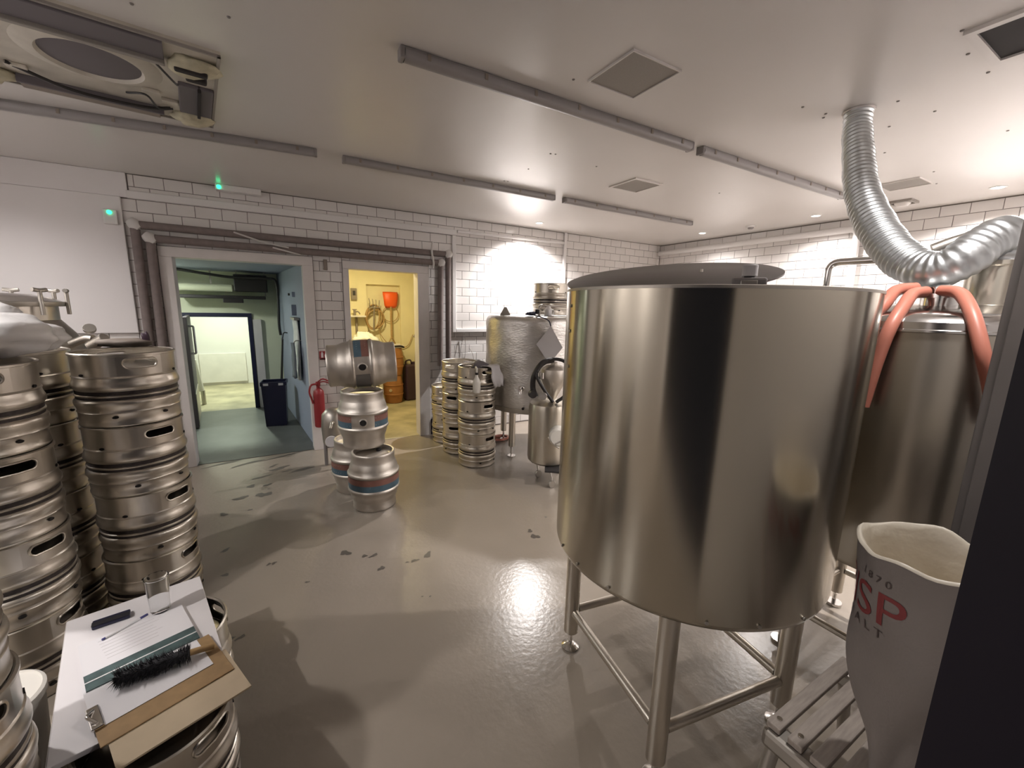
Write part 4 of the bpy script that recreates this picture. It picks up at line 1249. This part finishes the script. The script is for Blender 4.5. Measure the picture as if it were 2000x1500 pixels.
dg = bpy.context.evaluated_depsgraph_get
def sack_text(s, size, a_mid, z_mid, m, name):
    cu = bpy.data.curves.new('txt', 'FONT')
    cu.body = s
    cu.size = size
    cu.align_x = 'CENTER'
    cu.resolution_u = 4
    to = bpy.data.objects.new('txt', cu)
    COL.objects.link(to)
    bpy.context.view_layer.update()
    me = bpy.data.meshes.new_from_object(to.evaluated_get(dg()))
    bpy.data.objects.remove(to)
    bm = bmesh.new()
    bm.from_mesh(me)
    bmesh.ops.triangulate(bm, faces=bm.faces[:])
    for _ in range(2):
        es = [e for e in bm.edges if e.calc_length() > 0.018]
        if es:
            bmesh.ops.subdivide_edges(bm, edges=es, cuts=1)
    for v in bm.verts:
        a = a_mid + v.co.x / 0.145
        v.co = Vector(sack_pt(a, z_mid + v.co.y, 0.0018))
    bmesh.ops.recalc_face_normals(bm, faces=bm.faces[:])
    bm.to_mesh(me)
    bm.free()
    me.materials.clear()
    o = link(name, me, m, t)
    return o
AT = math.atan2(-SY_, -SX)       # angle of the side facing the viewer
A0 = AT - math.radians(73)
sack_text('CRISP', 0.125, A0, 0.895, 'text_red', 'red_lettering')
sack_text('1 8 7 0', 0.026, AT - math.radians(38), 1.0, 'text_dark', 'year_lettering')
sack_text('M A L T', 0.036, AT - math.radians(50), 0.855, 'text_dark', 'small_lettering')

# ================================================================== FOIL WRAPPED TANK AT THE BACK
FX, FY, FR = 2.58, 3.94, 0.556
t = thing('foil_tank', 'silver foil-wrapped insulated tank on legs against the back wall', 'tank', (FX, FY, 0))
V, F = [], []
rings = [(0.53, 0.93), (0.56, 0.985), (0.62, 1.0)] + [(0.62 + 0.86 * j / 26, 1.0) for j in range(1, 27)] + [(1.51, 0.985), (1.535, 0.95), (1.545, 0.90)]
NA = 96
rnd = random.Random(3)
ph = [rnd.uniform(0, 6.28) for _ in range(8)]
for z, k in rings:
    for i in range(NA):
        a = 2 * PI * i / NA
        wob = 0.004 * math.sin(9 * a + 14 * z + ph[0]) + 0.003 * math.sin(17 * a - 23 * z + ph[1]) + 0.003 * math.sin(31 * z + 4 * a + ph[2]) + 0.0025 * math.sin(27 * a + 37 * z + ph[3])
        r = FR * k + wob * (0.5 if 0.6 < z < 1.5 else 0.2)
        V.append((r * math.cos(a), r * math.sin(a), z))
nr_ = len(rings)
for j in range(nr_ - 1):
    for i in range(NA):
        i2 = (i + 1) % NA
        F.append((j * NA + i, j * NA + i2, (j + 1) * NA + i2, (j + 1) * NA + i))
F.append(tuple((nr_ - 1) * NA + i for i in range(NA)))
F.append(tuple(range(NA - 1, -1, -1)))
link('foil_jacket', pydata('foil_jacket', V, F), 'foil', t, smooth=True)
lathe('base_ring', [(FR - 0.03, 0.53), (FR - 0.005, 0.535), (FR + 0.003, 0.56), (FR + 0.003, 0.585), (FR - 0.004, 0.59)], 'steel_dull', t, 96)
for k in range(4):
    a = math.radians(205 + 90 * k)
    x, y = 0.42 * math.cos(a), 0.42 * math.sin(a)
    lg = cyl('leg', 0.036, 0.12, 0.535, 'steel', t, loc=(x, y, 0), segs=20, bev=0.005)
    cyl('spindle', 0.011, 0.015, 0.125, 'steel_bright', lg, segs=10)
    cyl('foot_pad', 0.045, 0.0, 0.018, 'steel_bright', lg, segs=20)
tube('handrail', bent([(-0.16, -0.30, 1.54), (-0.16, -0.30, 1.655), (0.25, -0.40, 1.655), (0.25, -0.40, 1.54)], 0.04), 0.015, 'steel_dull', t, straight=True, segs=12)
V = [(-0.06, -0.006, 0), (0.06, -0.006, 0), (0.012, -0.006, 0.09), (-0.012, -0.006, 0.09), (-0.06, 0.006, 0), (0.06, 0.006, 0), (0.012, 0.006, 0.09), (-0.012, 0.006, 0.09)]
F = [(0, 1, 2, 3), (7, 6, 5, 4), (0, 4, 5, 1), (1, 5, 6, 2), (2, 6, 7, 3), (3, 7, 4, 0)]
o = link('lifting_lug', pydata('lifting_lug', V, F), 'steel_dull', t, loc=(-0.44, -0.08, 1.54))
o.rotation_euler = (0, 0, -0.5)
tube('tap', bent([(-0.40, -0.385, 0.81), (-0.46, -0.46, 0.81), (-0.47, -0.47, 0.77)], 0.02), 0.016, 'steel_bright', t, straight=True, segs=12)
cyl('tap_flange', 0.032, 0, 0.012, 'steel_bright', t, loc=(-0.405, -0.39, 0.81), rot=(PI / 2, 0, math.radians(-46)), segs=20)
cyl('port', 0.014, 0, 0.012, 'hole', t, loc=(-0.39, -0.41, 0.60), rot=(PI / 2, 0, math.radians(-46)), segs=14)
t = thing('hanging_card', 'grey square card hung cornerwise on a cord in front of the foil tank', 'card', (2.36, 3.335, 1.27))
s_ = 0.13
a_ = math.radians(-33)
V = []
for dy in (-0.003, 0.003):
    for (u, v) in ((0, -0.185), (0.125, -0.02), (0.0, 0.19), (-0.135, 0.005)):
        V.append((u * math.cos(a_) - dy * math.sin(a_), u * math.sin(a_) + dy * math.cos(a_), v))
F = [(0, 1, 2, 3), (7, 6, 5, 4)] + [(i, i + 4, (i + 1) % 4 + 4, (i + 1) % 4) for i in range(4)]
link('card', pydata('card', V, F), 'tag', t)
tube('cord', [(0, 0, 0.185), (-0.01, 0.03, 0.24), (-0.045, 0.14, 0.275), (-0.06, 0.22, 0.29)], 0.006, 'navy', t, segs=6)
t = thing('clamp_cloth', 'dark cable clip and cloth lying on top of the foil tank', 'clip', (2.31, 3.58, 1.55))
lumpy('cloth', 0.055, 0.03, 0.02, 'navy', t, seed=9, amp=0.3, loc=(-0.02, 0, 0.018), segs=16, rings=8)
box('clip', 0.03, 0.065, -0.015, 0.015, 0.02, 0.065, 'hole', t, 0.004)
t = thing('clear_jug', 'small clear plastic jug on the foil tank beside the keg', 'jug', (2.48, 3.56, 1.548))
lathe('body', [(0, 0), (0.035, 0), (0.04, 0.01), (0.04, 0.07), (0.025, 0.09), (0.02, 0.10), (0, 0.10)], 'bag', t, 20)
tube('handle', [(0.035, 0, 0.07), (0.065, 0, 0.06), (0.065, 0, 0.025), (0.037, 0, 0.015)], 0.006, 'bag', t, segs=6)

# things on the front keg stack
t = thing('grey_cloth', 'grey cloth draped over the right rim of the top keg left of the foil tank', 'cloth', (1.80, 3.80, 1.02))
V, F = [], []
ca = math.radians(-62)
for j in range(12):
    for i in range(9):
        u = (i / 8 - 0.5) * (0.17 + 0.03 * math.sin(j))
        s = j / 11
        if s < 0.35:
            rr, z = 0.08 + 0.13 * s / 0.35, 0.012 + 0.02 * math.sin(s / 0.35 * PI / 2)
        else:
            k = (s - 0.35) / 0.65
            rr, z = 0.212 + 0.045 * k, 0.028 - 0.20 * k
        z += 0.006 * math.sin(i * 1.5 + j)
        rr += 0.010 * math.sin(i * 1.7) * s
        x = rr * math.cos(ca) - u * math.sin(ca)
        y = rr * math.sin(ca) + u * math.cos(ca)
        V.append((x, y, z))
for j in range(11):
    for i in range(8):
        F.append((j * 9 + i, j * 9 + i + 1, j * 9 + i + 10, j * 9 + i + 9))
o = link('cloth', pydata('cloth', V, F), 'tag', t, smooth=True)
sm = o.modifiers.new('thick', 'SOLIDIFY'); sm.thickness = 0.006
t = thing('spray_bottle', 'white bottle hung on the front of the top keg left of the foil tank', 'bottle', (1.685, 3.585, 0.80))
lathe('body', [(0, 0), (0.034, 0), (0.038, 0.008), (0.038, 0.10), (0.03, 0.13), (0.014, 0.16), (0.013, 0.18), (0, 0.18)], 'bucket', t, 24)
cyl('cap', 0.015, 0.178, 0.20, 'hole', t, segs=16)
tube('trigger', [(0, 0, 0.20), (0.0, 0.0, 0.235), (0.012, 0.05, 0.245)], 0.010, 'bucket', t, segs=8)
t = thing('dark_rag', 'dark bundle stuffed into the open rim of the top keg left of the foil tank', 'rag', (1.79, 3.80, 1.0))
lumpy('rag', 0.09, 0.08, 0.055, 'ac_dark', t, seed=12, amp=0.35, loc=(0.03, -0.06, 0.03), segs=18, rings=10)
V, F = [], []
for j in range(7):
    for i in range(6):
        V.append((-0.10 + 0.03 * i + 0.01 * math.sin(j), -0.07 + 0.012 * j + 0.01 * math.sin(i * 2 + j), -0.03 + 0.014 * j * (0.5 + 0.12 * i) + 0.006 * math.sin(i * 3)))
for j in range(6):
    for i in range(5):
        F.append((j * 6 + i, j * 6 + i + 1, j * 6 + i + 7, j * 6 + i + 6))
o = link('foil_scrap', pydata('foil_scrap', V, F), 'steel', t, smooth=True)
sm = o.modifiers.new('thick', 'SOLIDIFY'); sm.thickness = 0.003

# ---- pump vessel on wheels
t = thing('pump_trolley', 'steel pot with a teardrop hopper and black hose on a wheeled frame', 'pump', (2.235, 3.13, 0), math.radians(-35))
lathe('pot', [(0, 0.17), (0.17, 0.17), (0.19, 0.19), (0.195, 0.22), (0.195, 0.70), (0.185, 0.745), (0.14, 0.765), (0, 0.77)], 'tank2', t, 48)
lathe('hopper', [(0, 0.77), (0.02, 0.775), (0.05, 0.83), (0.10, 0.93), (0.125, 1.01), (0.115, 1.07), (0.07, 1.105), (0.03, 1.11), (0.03, 1.135), (0, 1.135)], 'cask', t, 40, loc=(0.03, 0, 0))
tube('black_hose', [(0.03, -0.12, 0.78), (-0.03, -0.13, 0.86), (-0.11, -0.12, 0.98), (-0.13, -0.08, 1.05), (-0.06, -0.06, 1.13), (0.05, -0.05, 1.17), (0.16, -0.05, 1.12), (0.2, -0.08, 0.98), (0.14, -0.12, 0.85), (0.06, -0.12, 0.78)], 0.016, 'hose_black', t, segs=10)
tube('thick_hose', [(0.02, -0.03, 1.16), (-0.08, -0.06, 1.13), (-0.15, -0.08, 1.02), (-0.16, -0.08, 0.9), (-0.13, -0.1, 0.82)], 0.026, 'hose_black', t, segs=12)
cyl('hose_coupling', 0.036, 0, 0.05, 'hose_black', t, loc=(-0.17, -0.09, 0.845), rot=(PI / 2, 0, 0.4), segs=20)
cyl('hose_coupling', 0.036, 0, 0.045, 'steel_bright', t, loc=(-0.06, -0.12, 0.84), rot=(PI / 2, 0, 0), segs=20)
cyl('clamp', 0.024, -0.03, 0.03, 'steel_bright', t, loc=(-0.08, -0.1, 1.02), segs=16)
lathe('motor', [(0, 0), (0.08, 0), (0.085, 0.01), (0.085, 0.10), (0.07, 0.12), (0, 0.12)], 'bucket', t, 32, loc=(0.09, -0.19, 0.50), rot=(PI / 2, 0, 0))
tube('lever', [(0.0, -0.30, 0.50), (0.04, -0.30, 0.44), (0.10, -0.30, 0.40)], 0.008, 'steel_bright', t, segs=8)
tube('lever', [(0.06, -0.31, 0.44), (0.13, -0.31, 0.48)], 0.008, 'steel_bright', t, segs=8)
box('base_plate', -0.02, 0.2, -0.28, 0.1, 0.155, 0.17, 'hole', t, 0.003)
for (x, y) in ((0.03, -0.23), (0.16, -0.2), (-0.1, 0.0), (0.1, 0.12)):
    f_ = tube('fork', [(x, y, 0.16), (x + 0.012, y - 0.012, 0.10), (x + 0.022, y - 0.02, 0.05)], 0.012, 'steel_bright', t, segs=8)
    lathe('wheel', [(0, -0.012), (0.032, -0.012), (0.036, -0.006), (0.036, 0.006), (0.032, 0.012), (0, 0.012)], 'steel_dull', t, 20, loc=(x + 0.02, y - 0.02, 0.036), rot=(PI / 2, 0, 0.5))
t = thing('red_hose_end', 'coil of red hose lying on the floor under the foil tank', 'hose', (2.35, 4.35, 0.0))
tube('coil', [(-0.12, 0.0, 0.018), (0.0, -0.07, 0.018), (0.13, -0.02, 0.018), (0.10, 0.08, 0.018), (-0.05, 0.08, 0.02), (-0.12, 0.02, 0.045), (0.0, -0.05, 0.05)], 0.017, 'hose_pink', t, segs=8)
cyl('nozzle', 0.02, 0, 0.06, 'red', t, loc=(-0.12, 0.0, 0.021), rot=(0, -PI / 2, 0), segs=12)

# ---- store things on the floor
def brown_cask(x, y, z, label):
    t = thing('brown_cask', label, 'cask', (x, y, z), group='brown casks in the store')
    lathe('body', [(0, 0.02), (0.10, 0.02), (0.12, 0.0), (0.135, 0.01), (0.145, 0.10), (0.155, 0.14), (0.155, 0.16), (0.16, 0.23), (0.155, 0.30), (0.155, 0.32), (0.145, 0.36), (0.135, 0.45), (0.12, 0.46), (0.10, 0.44), (0, 0.44)], 'terracotta', t, 32)
    lathe('hoop', [(0.157, 0.14), (0.163, 0.145), (0.163, 0.16), (0.157, 0.165)], 'terracotta', t, 32)
    lathe('hoop', [(0.157, 0.295), (0.163, 0.30), (0.163, 0.315), (0.157, 0.32)], 'terracotta', t, 32)
    cyl('bung', 0.025, 0, 0.012, 'tan_card', t, loc=(-0.08, -0.135, 0.23), rot=(PI / 2, 0, -0.5), segs=14)
brown_cask(1.70, 6.90, 0.003, 'lower of the two brown casks stacked in the yellow store')
brown_cask(1.72, 6.92, 0.464, 'upper of the two brown casks stacked in the yellow store')
t = thing('cask_tray', 'pale tray with a dark strip lying on the brown casks', 'tray', (1.72, 6.92, 0.925))
boxes('tray', [(-0.15, 0.15, -0.12, 0.12, 0.0, 0.02), (-0.15, 0.15, -0.12, -0.10, 0.02, 0.05), (-0.15, 0.15, 0.10, 0.12, 0.02, 0.05)], 'casing', t, 0.004)
tube('strip', [(-0.05, -0.125, 0.03), (0.08, -0.13, 0.035), (0.15, -0.12, 0.01)], 0.014, 'hose_black', t, segs=8)
def jerry(x, y, label, rz, s=1.0):
    t = thing('jerry_can', label, 'can', (x, y, 0.003), rz, 'dark cans on the store floor')
    boxes('body', [(-0.12, 0.12, -0.09, 0.09, 0.0, 0.62 * s)], 'purple', t, 0.03)
    cyl('cap', 0.03, 0.62 * s, 0.66 * s, 'purple', t, loc=(0.06, 0, 0), segs=16)
    tube('handle', [(-0.09, 0, 0.61 * s), (-0.08, 0, 0.68 * s), (0.0, 0, 0.69 * s), (0.02, 0, 0.61 * s)], 0.013, 'purple', t, segs=8)
jerry(2.02, 6.98, 'tall dark can standing beside the brown casks in the store', 0.2)
jerry(2.30, 7.00, 'dark can at the right edge of the yellow doorway', -0.1, 0.95)
tag(tube('crowbar', [(1.98, 6.62, 1.12), (2.06, 6.62, 1.19), (2.19, 6.64, 1.29)], 0.022, 'ac_brown', segs=8), 'dark bar sticking up at the right side of the store', 'bar')
tag(tube('lean_pole', [(2.03, 6.60, 0.003), (2.0, 6.62, 0.6), (2.02, 6.62, 1.1)], 0.014, 'ac_brown', segs=8), 'thin dark pole standing under the dark bar in the store', 'pole')

# ================================================================== FOREGROUND LEFT: BOARD, CLIPBOARDS, BRUSH
BZ = KH + 0.004
t = thing('white_board_top', 'white board lying across two kegs in the lower left as a table', 'board', (-0.497, 1.805, BZ), math.radians(13.5))
box('panel', -0.212, 0.212, -0.36, 0.36, 0.0, 0.018, 'whiteboard', t, 0.002)
box('edge_strip', -0.2135, -0.2121, -0.36, 0.36, 0.001, 0.017, 'casing', t)
z1 = BZ + 0.018 + 0.001
def sheet(name, label, cat, cx, cy, w_, h_, ang, z, m, th=0.003, parts=None, bev=0.0):
    t = thing(name, label, cat, (cx, cy, z), math.radians(ang))
    box('sheet', -w_ / 2, w_ / 2, -h_ / 2, h_ / 2, 0, th, m, t, bev)
    return t
sheet('card_folder', 'tan card folder under the brown clipboard at the near end of the white board', 'folder', -0.342, 1.475, 0.33, 0.235, 22, z1, 'tan_card', 0.006)
t = sheet('clipboard', 'brown hardboard clipboard under white papers on the white board', 'clipboard', -0.40, 1.575, 0.335, 0.245, 23, z1 + 0.0065, 'brown_board', 0.004, bev=0.0015)
box('clip_bar', -0.175, -0.145, -0.05, 0.05, 0.004, 0.014, 'steel_bright', t, 0.003)
tube('clip_spring', [(-0.16, -0.03, 0.014), (-0.175, 0.0, 0.026), (-0.16, 0.03, 0.014)], 0.005, 'steel_bright', t, segs=8)
sheet('white_paper', 'plain white sheet on the brown clipboard under the brush', 'paper', -0.44, 1.62, 0.297, 0.21, 23, z1 + 0.0118, 'paper', 0.0010)
t = sheet('clear_folder', 'white notes in a clear folder with teal edging at the far end of the board', 'folder', -0.515, 1.84, 0.30, 0.23, 20, z1 + 0.0131, 'paper', 0.003)
box('teal_strip', -0.15, 0.15, -0.117, -0.078, 0.0032, 0.0042, 'teal', t)
box('teal_strip', -0.15, 0.15, -0.160, -0.122, 0.0005, 0.0040, 'teal', t)
box('clear_edge', -0.15, 0.15, -0.122, -0.117, 0.0032, 0.0052, 'bag', t)
for i in range(7):
    box('pencil_note', -0.10 + 0.002 * i, 0.06 + 0.012 * math.sin(i * 2), 0.085 - i * 0.02, 0.0862 - i * 0.02, 0.003, 0.0033, 'tag', t)
t = thing('ballpoint_pen', 'blue ballpoint pen lying on the white notes', 'pen', (-0.57, 1.932, z1 + 0.0205), math.radians(37))
tube('barrel', [(-0.062, 0, 0), (0.05, 0, 0)], 0.0042, 'bag', t, straight=True, segs=10)
tube('cap', [(0.045, 0, 0), (0.07, 0, 0)], 0.0048, 'pen', t, straight=True, segs=10)
tube('refill_tip', [(-0.072, 0, 0), (-0.058, 0, 0)], 0.0038, 'pen', t, straight=True, segs=8)
t = thing('black_wallet', 'small black case lying at the far end of the white board', 'case', (-0.635, 2.025, z1 - 0.0005), math.radians(10))
box('body', -0.055, 0.055, -0.022, 0.022, 0.0, 0.016, 'navy', t, 0.004)
box('flap', -0.055, 0.055, -0.0225, 0.005, 0.016, 0.018, 'bristle', t)
# pint glass
t = thing('pint_glass', 'empty clear pint glass standing at the far corner of the white board', 'glass', (-0.476, 1.99, z1 + 0.016))
lathe('wall', [(0, 0.0), (0.030, 0.0), (0.032, 0.003), (0.040, 0.148), (0.0385, 0.150), (0.0365, 0.148), (0.029, 0.012), (0, 0.010)], 'glass', t, 32)
# scrubbing brush
t = thing('scrubbing_brush', 'black bristled brush with a wooden handle lying on the papers', 'brush', (-0.43, 1.632, z1 + 0.040), math.radians(5))
rnd = random.Random(11)
V, F = [], []
for i in range(1500):
    x = rnd.uniform(-0.095, 0.095)
    a = rnd.uniform(0, 2 * PI)
    L_ = 0.030 + rnd.uniform(-0.006, 0.012)
    sw = rnd.uniform(-0.02, 0.0) if x < 0.06 else rnd.uniform(-0.005, 0.01)
    b = Vector((x, 0.006 * math.cos(a), 0.006 * math.sin(a)))
    e = Vector((x + sw, L_ * 1.2 * math.cos(a), max(-0.026, 0.85 * L_ * math.sin(a))))
    d_ = (e - b).normalized()
    s_ = d_.cross(Vector((1, 0, 0))).normalized() * 0.0016
    s2 = d_.cross(s_).normalized() * 0.0016
    n = len(V)
    V += [tuple(b + s_), tuple(b - s_ * 0.5 + s2), tuple(b - s_ * 0.5 - s2), tuple(e)]
    F += [(n, n + 1, n + 3), (n + 1, n + 2, n + 3), (n + 2, n, n + 3)]
o = link('bristles', pydata('bristles', V, F), 'bristle', t)
o['kind'] = 'stuff'
lathe('core', [(0, -0.10), (0.012, -0.098), (0.018, -0.05), (0.018, 0.07), (0.012, 0.098), (0, 0.10)], 'bristle', t, 12, rot=(0, PI / 2, 0))
tube('handle', [(0.09, 0, 0), (0.125, 0.004, -0.006), (0.165, 0.008, -0.014)], 0.011, 'wood', t, segs=10)

t = thing('white_bucket', 'white plastic tub between the lower left kegs and the white board', 'bucket', (-0.875, 1.775, 0.0))
lathe('tub', [(0, 0.0), (0.105, 0.0), (0.11, 0.01), (0.125, 0.33), (0.128, 0.345)], 'bucket', t, 40)
lathe('lid', [(0.131, 0.328), (0.131, 0.35), (0.122, 0.356), (0.118, 0.35), (0, 0.35)], 'bucket', t, 40)

# ---- plastic bag on the left stack, vessel behind
bag = thing('plastic_bag', 'crumpled translucent white plastic bag on top of the left keg stack', 'bag', (-1.03, 2.33, 4 * KH))
lumpy('bag_body', 0.27, 0.24, 0.115, 'bag', bag, seed=31, amp=0.20, loc=(0, 0, 0.105), cut=-0.9, freq=5.5, segs=72, rings=40)
lumpy('bag_knot', 0.10, 0.09, 0.07, 'bag', bag, seed=37, amp=0.3, loc=(-0.06, 0.0, 0.245), cut=-0.95, segs=28, rings=16)
lumpy('bag_flap', 0.09, 0.07, 0.05, 'bag', bag, seed=41, amp=0.3, loc=(0.07, 0.04, 0.20), cut=-0.95, segs=24, rings=14)

t = thing('manway_vessel', 'steel vessel with a clamped manway and wing nuts behind the left kegs', 'vessel', (-1.27, 3.36, 0))
lathe('body', [(0, 0.25), (0.34, 0.25), (0.38, 0.30), (0.38, 1.20), (0.36, 1.27), (0.27, 1.42), (0.215, 1.50)], 'steel', t, 56)
lathe('manway_neck', [(0.215, 1.49), (0.215, 1.575)], 'steel', t, 48)
lathe('manway_flange', [(0.20, 1.575), (0.245, 1.575), (0.248, 1.58), (0.248, 1.60), (0.20, 1.60)], 'steel_dull', t, 48)
lathe('manway_cover', [(0, 1.645), (0.12, 1.64), (0.21, 1.615), (0.235, 1.601)], 'steel_bright', t, 48)
for k in range(8):
    a = 2 * PI * k / 8 - 0.62
    x, y = 0.255 * math.cos(a), 0.255 * math.sin(a)
    b_ = tube('clamp_bolt', [(x, y, 1.53), (x, y, 1.655)], 0.010, 'steel_dull', t, straight=True, segs=8)
    tube('wing_nut', [(x - 0.032 * math.sin(a), y + 0.032 * math.cos(a), 1.664), (x, y, 1.660), (x + 0.032 * math.sin(a), y - 0.032 * math.cos(a), 1.664)], 0.011, 'steel_dull', t, segs=8)
for k in range(3):
    a = 0.4 + 2 * PI * k / 3
    cyl('leg', 0.03, 0.0, 0.30, 'steel', t, loc=(0.30 * math.cos(a), 0.30 * math.sin(a), 0), segs=16)
va = -0.35
tube('side_valve', [(0.30 * math.cos(va), 0.30 * math.sin(va), 1.37), (0.37 * math.cos(va), 0.37 * math.sin(va), 1.40), (0.41 * math.cos(va), 0.41 * math.sin(va), 1.40)], 0.022, 'steel_dull', t, segs=10)
cyl('valve_handle', 0.028, 0, 0.02, 'steel_dull', t, loc=(0.40 * math.cos(va), 0.40 * math.sin(va), 1.45), rot=(0.9, 0.3, 0), segs=18)
cyl('valve_handle', 0.03, -0.05, 0.05, 'steel_dull', t, loc=(0.43 * math.cos(va), 0.43 * math.sin(va), 1.38), rot=(0.4, 1.0, 0), segs=18)

t = thing('scrap_cloth', 'dirty brown rag on the top keg beside the left doorway', 'rag', (-0.66, 2.80, 4 * KH))
lumpy('cloth', 0.10, 0.06, 0.022, 'ac_brown', t, seed=51, amp=0.35, loc=(0.0, 0.05, 0.02), segs=20, rings=8)
lumpy('dark_tip', 0.018, 0.016, 0.035, 'purple', t, seed=52, amp=0.3, loc=(0.075, 0.06, 0.045), segs=14, rings=8)
